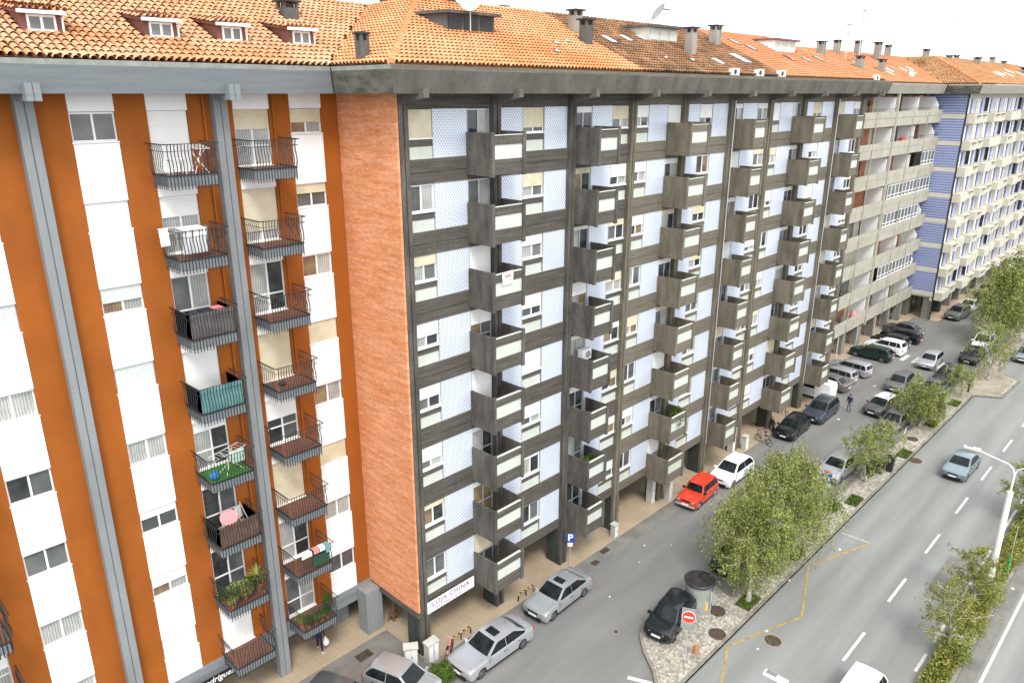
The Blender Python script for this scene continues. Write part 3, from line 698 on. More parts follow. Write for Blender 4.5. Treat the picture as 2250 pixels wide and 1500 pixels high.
# hip face tiles (slope rises towards +x)
S_x = Vector((1, 0, SL)).normalized()
tile_field((18.2, YE, Z0), (0, 1, 0), S_x, [(0, 0), (3.98, 0), (3.98+RH, SLEN), (RH, SLEN)], .25, .36, M['roof1'], rf1)
ridge_caps((18.25, YE+.05, Z0+.02), (xr0, yr0, zr0+.03), M['roof1'], rf1, .15)
ridge_caps((xr0, yr0+4, zr0), (xr0, yr0, zr0+.03), M['roof1'], rf1)
boxdormer(rf1, 24.0, 27.0, 27.35, .8, 'chimd', M['chimd'], 'black')
chimney(rf1, 34.3, 28.4, .62, .5, 29.6, 31.35); chimney(rf1, 33.5, 27.0, .55, .5, 29.1, 30.75, 'chimd')
chimney(rf1, 27.5, 31.2, .7, .5, 31.0, 31.75, 'chimd'); chimney(rf1, 26.0, 34.0, .9, .6, 31.0, 31.9, 'chimd')
for (x, y) in ((30.6, 26.6), (31.9, 27.0), (29.5, 25.6)): skylight(rf1, x, y, .35, .3, 'lower')
# roof 2 brown mossy
rf2 = roof_main(dark[1], 34.6, 50.9, False, False, 'roof2', 'roofb2', holes=[(41.0, 44.5, 4.6, 6.6)], pitch=.25, course=.36)
boxdormer(rf2, 41.1, 44.2, 28.2, .85, 'chimd', [M['cream']][0], 'lower')
chimney(rf2, 43.1, 26.5, .6, .5, 29.0, 30.85); chimney(rf2, 49.6, 28.6, .8, .5, 29.9, 31.45)
for (x, y, a, b) in ((36.4, 27.7, .55, 1.0), (38.5, 28.1, .55, .9), (40.5, 28.4, .55, .8), (44.7, 25.5, .6, .9), (48.8, 26.2, .95, 1.5), (39.0, 25.6, .3, .3), (41.7, 25.5, .35, .35)): skylight(rf2, x, y, a, b)
# roof 3 flat orange with hip on the right
rf3 = roof_main(dark[2], 50.9, 69.85, False, True, 'roof3', 'roofb', holes=[(58.0, 62.2, 4.8, 6.8)], pitch=.24, course=.36, seg=3)
boxdormer(rf3, 58.1, 61.8, 28.4, .8, 'brownm', M['white'], 'lower')
ridge_caps((69.8, YE+.05, Z0+.02), (69.85-RH, yr0, zr0+.03), M['roof3'], rf3, .15)
tile_field((69.85, YE, Z0), (0, 1, 0), Vector((-1, 0, SL)).normalized(), [(0, 0), (3.98, 0), (3.98+RH, SLEN), (RH, SLEN)], .25, .36, M['roof3'], rf3)
for (x, y) in ((53.3, 29.2), (54.2, 28.3), (57.5, 26.9), (60.5, 26.8), (63.5, 27.2)): skylight(rf3, x, y, .5, 1.0, 'glassm')
for i, (x, lab) in enumerate(((44.0, 'white air conditioner unit behind the parapet below the skylights'), (47.2, 'second white air conditioner unit behind the parapet of the mossy roof'), (50.3, 'grey fronted air conditioner at the seam of the mossy and flat orange roofs'), (67.6, 'white air conditioner behind the parapet at the far roof end'))):
    g = MB(); g.box(x-.4, 23.75, 28.05, x+.4, 24.05, 28.45)
    g2 = MB(); g2.lathe((0, 0, 0), [(.15, 0), (.15, .02)], 14)
    o = one('air_conditioner', g, M['plw'], lab, 'air conditioner', (x, 23.9, 28.05), 'air conditioners on the roof edge')
    f = MB(); f.v = [(x-.13+p[0], 23.74-p[2], 28.25+p[1]) for p in g2.v]; f.f = g2.f; f.m = g2.m; part('fan_grille', f, M['black'], o)
dish(25.1, 26.95, 30.6, .5, 'round white satellite dish on a mast at the dark dormer', 15, 224)
dish(42.6, 28.5, 31.3, .6, 'tilted grey satellite dish above the white dormer of the mossy roof', 35, 150, 'cap')
antenna(46.0, 30.5, 30.9, 2.6, 'thin tall aerial mast behind the mossy roof dormer', 1)
antenna(33.5, 33, 31.0, 1.7, 'branching television aerial behind the orange roof ridge')

# ================================================================== ORANGE BUILDING
YO = 28.92
ob = thing('apartment_building', 'orange and white rendered apartment block with iron railed balconies and grey pilasters', 'apartment building', (9, 30, 0))
g = MB(); g.box(-12, 29.2, 2.6, 19.1, 40, 27.4); part('core_wall', g, M['soffit'], ob)
colsO = [(-2.2, -.75, 'w'), (1.8, 3.28, 'd'), (4.4, 5.85, 'w'), (8.48, 9.95, 'w'), (11.03, 12.5, 'd'), (14.28, 15.8, 'd'), (16.72, 18.2, 'w')]
xs = [-12]+[v for c in colsO for v in c[:2]]+[19.0]
for a, b in zip(xs[0::2], xs[1::2]):
    g = MB(); g.box(a, YO, 2.7, b, YO+.27, 27.0); part('orange_wall', g, M['orange'], ob)
g = MB(); g.box(-12, YO-.08, 1.85, 19.0, YO+.25, 2.698); g.box(-12, YO-.12, 2.3, 19.0, YO-.08, 2.66); part('base_band', g, M['fascg'], ob)
g = MB(); g.box(-12, YO+1.8, 0, 19.0, YO+2.0, 2.6); part('shop_wall', g, M['inner'], ob)
g = MB(); g.box(-12, YO+.25, 2.6, 19.0, YO+1.8, 2.7); part('arcade_ceiling', g, M['soffit'], ob)
for (x, y) in ((18.62, 28.42), (17.7, 30.3)):
    g = MB()
    for k in range(4): g.box(x-.5+k*.25, y-.4+(k % 2)*.03, 0, x-.5+k*.25+.248, y+.4, 2.58)
    part('grey_column', g, M['greyp'], ob)
for xp in (.65, 7.15, 13.65):
    g = MB(); g.box(xp-.27, 28.55, 0, xp-.02, 28.95, 27.0); g.box(xp-.02, 28.6, 0, xp+.02, 28.95, 27.0); g.box(xp+.02, 28.55, 0, xp+.27, 28.95, 27.0); part('pilaster', g, M['greyp'], ob)
    g = MB(); g.box(xp-.21, 27.28, 26.78, xp-.012, 28.6, 27.32); g.box(xp+.012, 27.28, 26.78, xp+.21, 28.6, 27.32); g.box(xp-.012, 27.32, 26.8, xp+.012, 28.5, 27.28); part('roof_bracket', g, M['fascg'], ob)
for xq in (13.1, 15.95, 1.5):
    g = MB(); g.tube([(xq, 28.84, 27.0), (xq, 28.84, 2.6)], .05, 6); part('drainpipe', g, M['orange'], ob, 60)
fasc_piece((-12, 27.62), (18.05, 27.62), (0, -1), (-1, -1), None, [M['fascg'], M['cap']], ob)
g = MB(); g.box(-12, 27.84, 27.0, 18.0, 29.2, 27.1); part('soffit', g, M['soffit'], ob)
STO = 3.06
# shutter state per column, 8 rows
winO = {2: [(.6, 'shutg', None), (.3, 'shutw', 'm'), (1, 'shutg', None), (0, '', 'c'), (0, '', 'd'), (0, '', 'm'), (0, '', 'c'), (0, '', 'c')],
        3: [(0, '', 'm'), (1, 'shutw', None), (.55, 'shutg', 'w'), (1, 'shutg', None), (.05, 'shutw', 'c'), (.35, 'shutw', 'm'), (.5, 'shutw', 'w'), (1, 'shutw', None)],
        6: [(.55, 'shutc', 'w'), (.4, 'shutc', 'm'), (0, '', 'w'), (1, 'shutc', None), (0, '', 'w'), (1, 'shutc', None), (0, '', 'c'), (0, '', 'm')],
        0: [(.3, 'shutw', 'c')]*8}
dooO = {4: [(1, 'shutw'), (.36, 'shutw'), (.0, 'shutw'), (1, 'shutw'), (.22, 'shutw'), (0, ''), (0, ''), (1, 'shutw')],
        5: [(.35, 'shutc'), (.8, 'shutc'), (0, ''), (1, 'shutc'), (.45, 'shutw'), (1, 'shutc'), (0, ''), (0, '')],
        1: [(.5, 'shutw')]*8}
GM = {'m': ('glassm', 'glassm'), 'c': ('glassc', 'glassc'), 'd': ('glassd', 'glassm'), 'w': ('glassw', 'glassc'), None: None}
def wpanel(x0, x1, z0, z1):
    g = MB(); g.box(x0, YO-.03, z0, x1, YO+.2, z1); part('white_panel', g, M['white'], ob)
for ci, (x0, x1, ty) in enumerate(colsO):
    zt = 27.0
    for k in range(8):
        zs = 25.42-STO*k; zo = zs+1.0
        if ty == 'w':
            wpanel(x0, x1, zo, zt-.012 if k else zt)
            sh, sm, gl = winO[ci][k]
            if ci == 2 and k == 4: mull = .5
            window(ob, x0, YO+.08, zs, x1-x0, 0.0, .98, sh, sm or 'shutw', GM[gl])
            zt = zs-.052
        else:
            zd = zs-1.18
            wpanel(x0, x1, zo, zt)
            sh, sm = dooO[ci][k]
            window(ob, x0, YO+.10, zd, x1-x0, 0.0, 2.17, sh, sm or 'shutw', random.choice([('glassd', 'glassm'), ('glassc', 'glassd'), ('glassc', 'glassc'), ('glassm', 'glassc')]), tr=.75, sill=False, name='balcony_door')
            g = MB(); g.box(x0, YO-.05, zd-.1, x1, YO+.2, zd); part('door_step', g, M['white'], ob)
            zt = zd-.11
    wpanel(x0, x1, 2.7, zt)
# balconies with bulging iron bars
def bar_pts(h0, h1, out):
    """a bar that bellies out: list of (offset outward, z)"""
    return [(.02, h0), (.02, h0+.5), (.11, h0+.72), (.10, h0+.95), (.03, h0+1.2), (.05, h1-.1), (.10, h1)]
def iron_balcony(x0, x1, zt, nb, label=None, cover=None):
    y1 = YO; y0 = 27.48; W = x1-x0; D = y1-y0
    p = WL[ob]; bal = link('balcony', um(('iron_balcony', round(W, 2)), lambda: MB().box(0, 0, -.40, W, D-.002, -.02), M['fascg']), ob, (x0-p[0], y0-p[1], zt-p[2]))
    link('floor_tiles', um(('floor_tiles', round(W, 2)), lambda: MB().box(.03, .03, -.02, W-.03, D-.01, .0), M['floor']), bal)
    link('edge_rail', um(('edge_rail', round(W, 2)), lambda: MB().box(-.035, -.035, -.02, W+.035, -.012, .03).box(-.035, -.012, -.02, -.012, D, .03).box(W+.012, -.012, -.02, W+.035, D, .03), M['rail']), bal)
    def barm():
        g = MB(); g.tube([(0, -o_-.02, z) for o_, z in bar_pts(-.5, 1.08, 1)], .019, 4, cap=True); return g
    bm_ = um(('bar',), barm, M['rail'])
    for k in range(nb): link('bar', bm_, bal, (.02+(W-.04)*k/(nb-1), 0, 0))
    def sides():
        g = MB(); n2 = 9
        for k in range(1, n2):
            yy = D*k/n2
            g.tube([(-o_-.02, yy, z) for o_, z in bar_pts(-.5, 1.08, 1)], .014, 4)
            g.tube([(W+o_+.02, yy, z) for o_, z in bar_pts(-.5, 1.08, 1)], .014, 4)
        return g
    sb = link('side_bars', um(('side_bars', round(W, 2)), sides, M['rail']), bal); sb['kind'] = 'stuff'
    def top():
        g = MB(); o_ = .12
        g.tube([(-o_, D, 1.09), (-o_, -o_, 1.09), (W+o_, -o_, 1.09), (W+o_, D, 1.09)], .022, 5); g.tube([(-.09, D, .85), (-.09, -.09, .85), (W+.09, -.09, .85), (W+.09, D, .85)], .012, 4); return g
    link('top_rail', um(('top_rail', round(W, 2)), top, M['rail']), bal)
    return bal, (x0, x1, y0, zt)
cover4 = {2: 'mesh', 3: 'teal', 5: 'wood'}
OB = {}
for (c, xa, xb) in (('L', 10.95, 12.72), ('R', 14.25, 16.0), ('F', 1.5, 3.3)):
    for k in range(8):
        zt = 25.42-STO*k-1.2; bal, dim = iron_balcony(xa, xb, zt, 15); OB[(c, k)] = dim
        if c == 'L' and k in cover4:
            m = M[cover4[k]]; hh = 1.0 if k != 5 else .95
            g = MB(); x0, x1, y0, z = dim
            nseg = 14
            pts = [(x0+.03, YO-.05)]+[(x0+.03, y0+.04)]+[(x0+.03+(x1-x0-.06)*q/nseg, y0+.03+(.02 if q % 2 else 0)) for q in range(1, nseg)]+[(x1-.03, y0+.04), (x1-.03, YO-.05)]
            n = len(pts)
            g.add([(a, b, z+.02) for a, b in pts]+[(a, b, z+hh+random.uniform(-.02, .02)) for a, b in pts]+[(a, b+.015, z+.02) for a, b in pts]+[(a, b+.015, z+hh-.01) for a, b in pts],
                  [(i, i+1, n+i+1, n+i) for i in range(n-1)]+[(2*n+i+1, 2*n+i, 3*n+i, 3*n+i+1) for i in range(n-1)]+[(n+i, n+i+1, 3*n+i+1, 3*n+i) for i in range(n-1)])
            lab = {2: 'crumpled grey privacy screen tied inside the third balcony down, left of the pilaster', 3: 'pale teal privacy sheet tied inside a balcony railing', 5: 'brown reed privacy screen inside the railing with the pink table behind'}[k]
            one('privacy_screen', g, m, lab, 'privacy screen', ((x0+x1)/2, y0, z))
# roof of the orange building with single tiles, dormers, chimney
dx = [(7.8, 9.0), (11.68, 12.86), (14.42, 15.55), (17.45, 18.6)]
YEO = 27.9
def roof_plane(parent, x0, x1, ye, tm, um_, poly, holes, singles, pitch=.27, course=.4, seg=4):
    yr = ye+RH; zr = Z0+RH*SL; g = MB()
    g.add([(x0, ye, Z0), (x1, ye, Z0), (x1, yr, zr), (x0, yr, zr), (x0, yr+RH, Z0), (x1, yr+RH, Z0)], [(0, 1, 2, 3), (3, 2, 5, 4), (0, 4, 5, 1), (0, 3, 4), (1, 5, 2)])
    rf = part('roof', g, M[um_], parent)
    tile_field((x0, ye, Z0), (1, 0, 0), S3, poly, pitch, course, M[tm], rf, holes=holes, singles=singles, seg=seg)
    return rf
xL = -12.
sl = SLEN/RH
holes = [(a-xL, b-xL, (29.75-YEO)*sl, (31.55-YEO)*sl) for a, b in dx]+[(19.3-xL-.3, 19.3-xL+.3, 5.0, 5.3)]
rfo = roof_plane(ob, xL, 18.25, YEO, 'roof0', 'roofb', [(0, 0), (30.25+RH-.1, -.0)] and [(10, 0), (30.2, 0), (30.2+RH, SLEN), (10, SLEN)], holes, 0)
# base plane extension in the valley
g = MB(); g.add([(18.25, YEO, Z0), (18.25+RH, YEO+RH, Z0+RH*SL), (18.25, YEO+RH, Z0+RH*SL)], [(0, 1, 2)]); part('roof_valley', g, M['roofb'], ob)
tile_field((10, YEO, Z0), (1, 0, 0), S3, [(-2, -.12), (8.3, -.12), (8.3, .28), (-2, .28)], .27, .4, M['roof0'], rfo, singles=300)
ridge_caps((-12, YEO+RH, Z0+RH*SL+.03), (25.3, YEO+RH, Z0+RH*SL+.03), M['roof0'], rfo)
for i, (a, b) in enumerate(dx):
    yf = 29.7; z = Z0+(yf-YEO)*SL; h = .68; zt = z+h; yb = yf+h/(SL-.13)
    g = MB(); zbk = zt+(yb-yf)*.13
    g.add([(a, yf, z), (b, yf, z), (b, yf, zt), (a, yf, zt), (a, yb, zbk), (b, yb, zbk)], [(0, 1, 2, 3), (0, 3, 4), (1, 5, 2)])
    d = part('dormer', g, M['brownm'], rfo)
    g = MB(); g.add([(a-.1, yf-.14, zt-.0), (b+.1, yf-.14, zt), (b+.1, yb+.05, zbk+.02), (a-.1, yb+.05, zbk+.02), (a-.1, yf-.14, zt-.09), (b+.1, yf-.14, zt-.09), (b+.1, yb+.05, zbk-.07), (a-.1, yb+.05, zbk-.07)],
          [(0, 1, 2, 3), (7, 6, 5, 4), (0, 4, 5, 1), (1, 5, 6, 2), (3, 7, 4, 0)]); part('dormer_roof', g, M['brownm'], rfo)
    St = Vector((0, 1, .13)).normalized(); tile_field((a-.1, yf-.2, zt+.02), (1, 0, 0), St, [(.0, 0), (b-a+.22, 0), (b-a+.22, yb-yf+.2), (.0, yb-yf+.2)], .2, .36, M['roof0'], rfo, name='dormer_tiles')
    g = MB(); g.box(a-.12, yf-.26, zt-.09, b+.12, yf-.15, zt+.02); g.tube([(b+.06, yf-.2, zt-.05), (b+.02, yf-.06, zt-.25), (b+.02, yf-.05, z+.05)], .035, 6); part('dormer_gutter', g, M['winw'], rfo)
    f = frame_mb(b-a-.34, 0, h-.16, (.5,), .07); fm = MB(); fm.v = [(v[0]+a+.17, v[1]+yf-.05, v[2]+z+.06) for v in f.v]; fm.f = f.f; fm.m = f.m; part('dormer_window', fm, M['winw'], rfo)
    g = MB(); g.box(a+.2, yf-.02, z+.09, b-.2, yf-.005, zt-.13); part('dormer_glass', g, M['glassm'], rfo)
chimney(rfo, 19.4, 32.9, .75, .6, 30.0, 30.98, 'chimd'); chimney(rfo, 18.55, 26.15, .40, .40, 28.0, 29.28, 'chimd', .05)

# ================================================================== BEIGE BUILDING
YB = 29.6
bb = thing('apartment_building', 'beige apartment block with long continuous balconies and terracotta walls, set back', 'apartment building', (85, 30, 0))
g = MB(); g.box(68.95, 29.9, 2.3, 101.35, 40, 27.3); part('core_wall', g, M['soffit'], bb)
g = MB(); g.box(68.95, 31, 0, 101.35, 33, 2.3); part('shop_wall', g, M['inner'], bb)
fasc_piece((70.3, 27.62), (100.25, 27.62), (0, -1), (-1, -1), None, [M['fascb'], M['fascb']], bb)
g = MB(); g.box(69, 27.84, 27.0, 101.3, 29.9, 27.1); part('soffit', g, M['soffit'], bb)
for k in range(8):
    b = 25.25-3.03*k   # parapet top
    fl = b-1.0
    for q, (xa, xb) in enumerate(((69.2, 74.6), (74.75, 80.0), (80.15, 85.5), (85.9, 90.9), (91.0, 96.0), (96.1, 101.2))):
        g = MB(); g.box(xa, 27.70, b-.62, xb, 27.82, b); g.box(xa, 27.73, b-1.45, xb, 27.85, b-.63); part('parapet', g, M['beige'], bb)
    g = MB(); g.box(69.0, 27.85, fl-.35, 101.35, 29.9, fl-.15); part('balcony_slab', g, M['beige'], bb)
    # back wall pieces
    x = 69.3
    while x < 101:
        wd = random.choice([1.1, .9, 1.5, .8]); m = random.choice(['orangel', 'cream', 'orangel', 'glassm', 'orangel', 'orangel', 'glassd'])
        if x+wd > 101.2: wd = 101.2-x
        g = MB(); yy = YB if m not in ('glassm', 'glassd') else YB+.08; g.box(x, yy, fl-.15, x+wd-.03, 29.9, fl+2.55)
        part('loggia_door' if m.startswith('glass') else 'loggia_wall', g, M[m], bb); x += wd
    for xp in (85.3, 92.6, 99.9):
        g = MB(); c = .5 if xp > 99 else 0
        g.add([(xp, YB, fl-.15), (xp, 27.9, fl-.15), (xp, 27.9, fl+1.5), (xp, 27.9+c, fl+2.4), (xp, YB, fl+2.4), (xp+.12, YB, fl-.15), (xp+.12, 27.9, fl-.15), (xp+.12, 27.9, fl+1.5), (xp+.12, 27.9+c, fl+2.4), (xp+.12, YB, fl+2.4)],
              [(0, 1, 2, 3, 4), (9, 8, 7, 6, 5), (1, 6, 7, 2), (2, 7, 8, 3), (3, 8, 9, 4), (0, 5, 6, 1)])
        part('partition', g, M['white'], bb)
    if k in (2, 3, 4, 6):
        xa, xb = {2: (96.2, 101), 3: (86.6, 100.8), 4: (86.5, 98), 6: (87.5, 99)}[k]
        n = max(4, int((xb-xa)/1.1)); f = frame_mb(xb-xa, 0, 1.5, [q/n for q in range(1, n)], .07, tr=.35)
        g = MB(); g.v = [(v[0]+xa, v[1]+27.74, v[2]+b) for v in f.v]; g.f = f.f; g.m = f.m; part('glazed_balcony_frame', g, M['winw'], bb)
        g = MB(); g.box(xa, 27.78, b, xb, 27.79, b+1.5); part('glazed_balcony_glass', g, M['glassm'], bb)
    else:
        g = MB()
        for (xa, xb) in ((86.4, 101), (76.5, 85)) if k % 2 == 0 else ((86.4, 101),):
            g.tube([(xa, 27.76, b+.28), (xb, 27.76, b+.28)], .02, 4)
            x = xa
            while x < xb: g.tube([(x, 27.76, b), (x, 27.76, b+.28)], .015, 4); x += .7
        part('handrail', g, M['black'], bb, kind='stuff')
for xp in (74.7, 80.08, 85.70, 90.95, 96.05):
    wdt = .2 if xp != 85.70 else .34
    g = MB(); g.box(xp-wdt/2, 27.64, 2.3, xp+wdt/2, 27.9, 27.0) if xp == 85.70 else g.box(xp-.04, 27.66, 2.3, xp+.04, 27.72, 25.3); part('pier', g, M['beige'], bb)
for xp in (72, 76.5, 80.5, 85.0, 89.5, 94.2, 98.5):
    g = MB(); g.box(xp-.35, 27.9, 0, xp+.35, 28.7, 2.299); part('ground_pillar', g, M['pillarg'], bb)
for xq in (78.0, 83.4, 88.8): 
    g = MB(); g.tube([(xq, 27.6, 2.6), (xq, 27.6, 0)], .06, 6); part('downpipe', g, M['cream'], bb, 60)
g = MB(); g.add([(69.5, YEO, Z0), (100.4, YEO, Z0), (107.4, YEO+RH, Z0+RH*SL), (62.8, YEO+RH, Z0+RH*SL), (62.8, YEO+2*RH, Z0), (107.4, YEO+2*RH, Z0)], [(0, 1, 2, 3), (3, 2, 5, 4)])
rfb = part('roof', g, M['roofb'], bb)
tile_field((62.8, YEO, Z0), (1, 0, 0), S3, [(7.2, 0), (37.7, 0), (44.7, SLEN), (0, SLEN)], .26, .38, M['roof3'], rfb, seg=3)
ridge_caps((62.8, YEO+RH, Z0+RH*SL), (107, YEO+RH, Z0+RH*SL), M['roof3'], rfb)
def zb_(y): return Z0+(y-YEO)*SL
for (x, y, w_, h_, m_) in ((77.5, 33.0, .9, 1.5, 'chim'), (84.5, 34.3, .6, 1.4, 'chim'), (81.5, 30.6, .9, 1.3, 'chim'), (91, 34.6, .6, 1.5, 'chim'), (93.5, 33.3, .8, 2.0, 'chim'), (97.5, 34.8, .5, 1.5, 'chim'), (101, 34.8, .6, 1.4, 'chim'), (86.5, 30.2, .7, 1.3, 'chim')):
    chimney(rfb, x, y, w_, .6, zb_(y)-.3, zb_(y)+h_, m_)
def skylight_b(x, y, w=.6, l=1.2, m='plw'):
    z = zb_(y); g = MB(); n = Vector((0, -SL, 1)).normalized(); c = Vector((x, y, z)); u = Vector((w/2, 0, 0)); s = S3*(l/2)
    B = [c-u-s, c+u-s, c+u+s, c-u+s]; T = [q+n*.18 for q in B]; g.add([tuple(q) for q in B+T], [(0, 1, 5, 4), (1, 2, 6, 5), (2, 3, 7, 6), (3, 0, 4, 7), (4, 5, 6, 7)]); part('skylight', g, M[m], rfb)
for (x, y, m_) in ((72.5, 32, 'glassm'), (75, 31, 'glassm'), (79, 31.5, 'plw'), (83.5, 32.3, 'glassm'), (85.5, 32.6, 'glassm'), (88, 29.8, 'plw'), (90, 30.6, 'plw'), (92.5, 31.2, 'glassm'), (95.5, 31, 'plw'), (97, 30.4, 'plw'), (99, 31.4, 'plw')): skylight_b(x, y, .38, .9, m_)
g = MB(); g.box(93.2, 29.2, 28.6, 94.0, 29.55, 29.25); one('air_conditioner', g, M['plw'], 'large white air conditioner on the far orange roof slope', 'air conditioner', (93.6, 29.4, 28.9), 'air conditioners on the roof edge')
antenna(82.5, 32.5, 30.5, 3.2, 'tall aerial between the chimneys of the beige block'); antenna(90, 34, 31.2, 4.4, 'tallest aerial with crossed elements over the far roofs')

# ================================================================== WHITE / BLUE BUILDING
XW = 101.4
wb = thing('apartment_building', 'cream apartment block with blue tiled end wall, farthest along the street', 'apartment building', (125, 30, 0))
g = MB(); g.box(XW, 25.32, 2.8, 165, 40, 27.2); part('core_wall', g, M['cream'], wb)
for k in range(8):
    b = 24.45-3.03*k; t = b+2.7 if k else 27.0
    g = MB(); g.box(XW-.12, 25.3, b+.30 if k < 7 else b+.30, XW-.001, 29.3, b+3.03-.22 if k else 27.0); part('tiled_wall', g, M['blue'], wb)
    g = MB(); g.box(XW-.14, 25.28, b-.22, XW-.001, 29.3, b+.298); part('white_band', g, M['cream'], wb)
g = MB(); g.tube([(XW-.12, 25.2, 27), (XW-.12, 25.2, .1)], .09, 6); part('drainpipe', g, M['black'], wb, 60)
g = MB(); g.box(XW, 25.32, 0, 165, 28, .02); g.box(XW+.0, 28, 0, 165, 30, 2.8); part('shop_wall', g, M['inner'], wb)
for x in (101.9, 106.2, 110.5, 114.8, 119, 123.4, 128, 132.5, 137):
    g = MB(); g.box(x-.4, 25.4, 0, x+.4, 26.3, 2.8); part('ground_pillar', g, M['pillarg'] if x != 106.2 else M['pillar'], wb)
for x in (103.9, 108.3, 112.6, 117, 121.3, 126):
    g = MB(); g.box(x-1.1, 27.9, .1, x+1.1, 27.98, 2.5); part('shop_window', g, M['glassd'], wb)
g = MB(); g.box(XW-.12, 25.3, 2.45, 165, 25.6, 2.8); part('base_band', g, M['cream'], wb)
fasc_piece((100.3, 27.5), (100.3, 24.0), (-1, -1), (-1, -1), None, [M['fascm'], M['fascb']], wb)
fasc_piece((100.3, 24.0), (165, 24.0), (-1, -1), (0, -1), None, [M['fascb'], M['fascb']], wb)
g = MB(); g.box(100.6, 24.2, 27.0, 165, 25.32, 27.1); part('soffit', g, M['soffit'], wb)
mods = []
x = 101.8
while x < 150: mods.append(x); x += 4.35
for mi, x in enumerate(mods):
    for k in range(8):
        b = 24.45-3.03*k; pr = .95 if (mi+0) % 2 == 0 else .55
        # parapet box, chamfered corner
        g = MB(); g.prism([(x, 25.3), (x, 25.3-pr), (x+2.9, 25.3-pr), (x+3.5, 25.3-pr*.45), (x+3.5, 25.3)], b-.75, b+.28); part('bay_parapet', g, M['cream'], wb)
        for (a, c, m_) in ((.1, .7, 'shutw'), (.75, 1.15, 'glassd'), (1.2, 2.3, 'lilac'), (2.35, 2.9, 'glassm'), (3.5, 4.2, 'glassc')):
            g = MB(); yy = 25.27 if m_ != 'lilac' else 25.2
            if mi > 5 and m_ in ('shutw',): continue
            g.box(x+a, yy, b+.35, x+c, 25.33, b+2.0); part('window' if m_.startswith('glass') else 'wall_panel', g, M[m_], wb)
        if random.random() < .55:
            g = MB(); g.box(x+.6, 25.3-pr-.25, b+.12, x+1.9, 25.3-pr-.02, b+.16)
            for q in range(4): g.box(x+.6+q*.4, 25.3-pr-.2, b+.0, x+.65+q*.4, 25.3-pr, b+.12)
            part('flower_rack', g, M['chim'], wb)
        if random.random() < .3:
            g = MB(); g.box(x+3.0, 24.95, b+.5, x+3.1, 25.3, b+2.1); part('shutter_blade', g, M['glassd'], wb)
g = MB()
x0, x1 = 100.35, 165; ye = 24.15; yr = ye+RH; zr = Z0+RH*SL
g.add([(x0, ye, Z0), (x1, ye, Z0), (x1, yr, zr), (x0+RH, yr, zr), (x0, yr+RH, Z0), (x1, yr+RH, Z0), (x0+RH, yr+4, zr)], [(0, 1, 2, 3), (0, 3, 6, 4), (3, 2, 5, 6), (4, 6, 5)])
rfw = part('roof', g, M['roofb'], wb)
tile_field((x0, ye, Z0), (1, 0, 0), S3, [(0, 0), (46, 0), (46, SLEN), (RH, SLEN)], .3, .42, M['roof4'], rfw, seg=3)
tile_field((x0, ye, Z0), (0, 1, 0), S_x, [(0, 0), (3.7, 0), (3.7+RH, SLEN), (RH, SLEN)], .26, .38, M['roof4'], rfw, seg=3)
ridge_caps((x0, ye, Z0+.05), (x0+RH, yr, zr+.05), M['roof1'], rfw, .17); ridge_caps((x0+RH, yr, zr), (150, yr, zr), M['roof4'], rfw); ridge_caps((x0+RH, yr+4, zr), (x0+RH, yr, zr), M['roof4'], rfw)
for (x, y, h_, w_) in ((112, 31, .5, .5), (117, 31.5, .6, .5), (121.5, 30, 1.0, .9), (127, 31.5, .5, 1.2), (133, 31, .9, .6), (140, 31, .6, .8), (139, 28, .9, 1.0), (105.4, 31.8, .9, .8)):
    chimney(rfw, x, y, w_, .6, Z0+(y-ye)*SL-.4, Z0+(min(y, yr)-ye)*SL+h_, 'chim')
antenna(113.5, 31, 31.0, 4.6, 'tall leaning aerial on the farthest tan roof')
for (x, y) in ((119, 26.8), (122, 27.2), (125.5, 27), (131, 28.2), (135, 27.6)):
    z = Z0+(y-ye)*SL; n = Vector((0, -SL, 1)).normalized(); c = Vector((x, y, z)); u = Vector((.4, 0, 0)); s = S3*.7
    B = [c-u-s, c+u-s, c+u+s, c-u+s]; T = [q+n*.18 for q in B]; g = MB(); g.add([tuple(q) for q in B+T], [(0, 1, 5, 4), (1, 2, 6, 5), (2, 3, 7, 6), (3, 0, 4, 7), (4, 5, 6, 7)]); part('skylight', g, M['plw'], rfw)

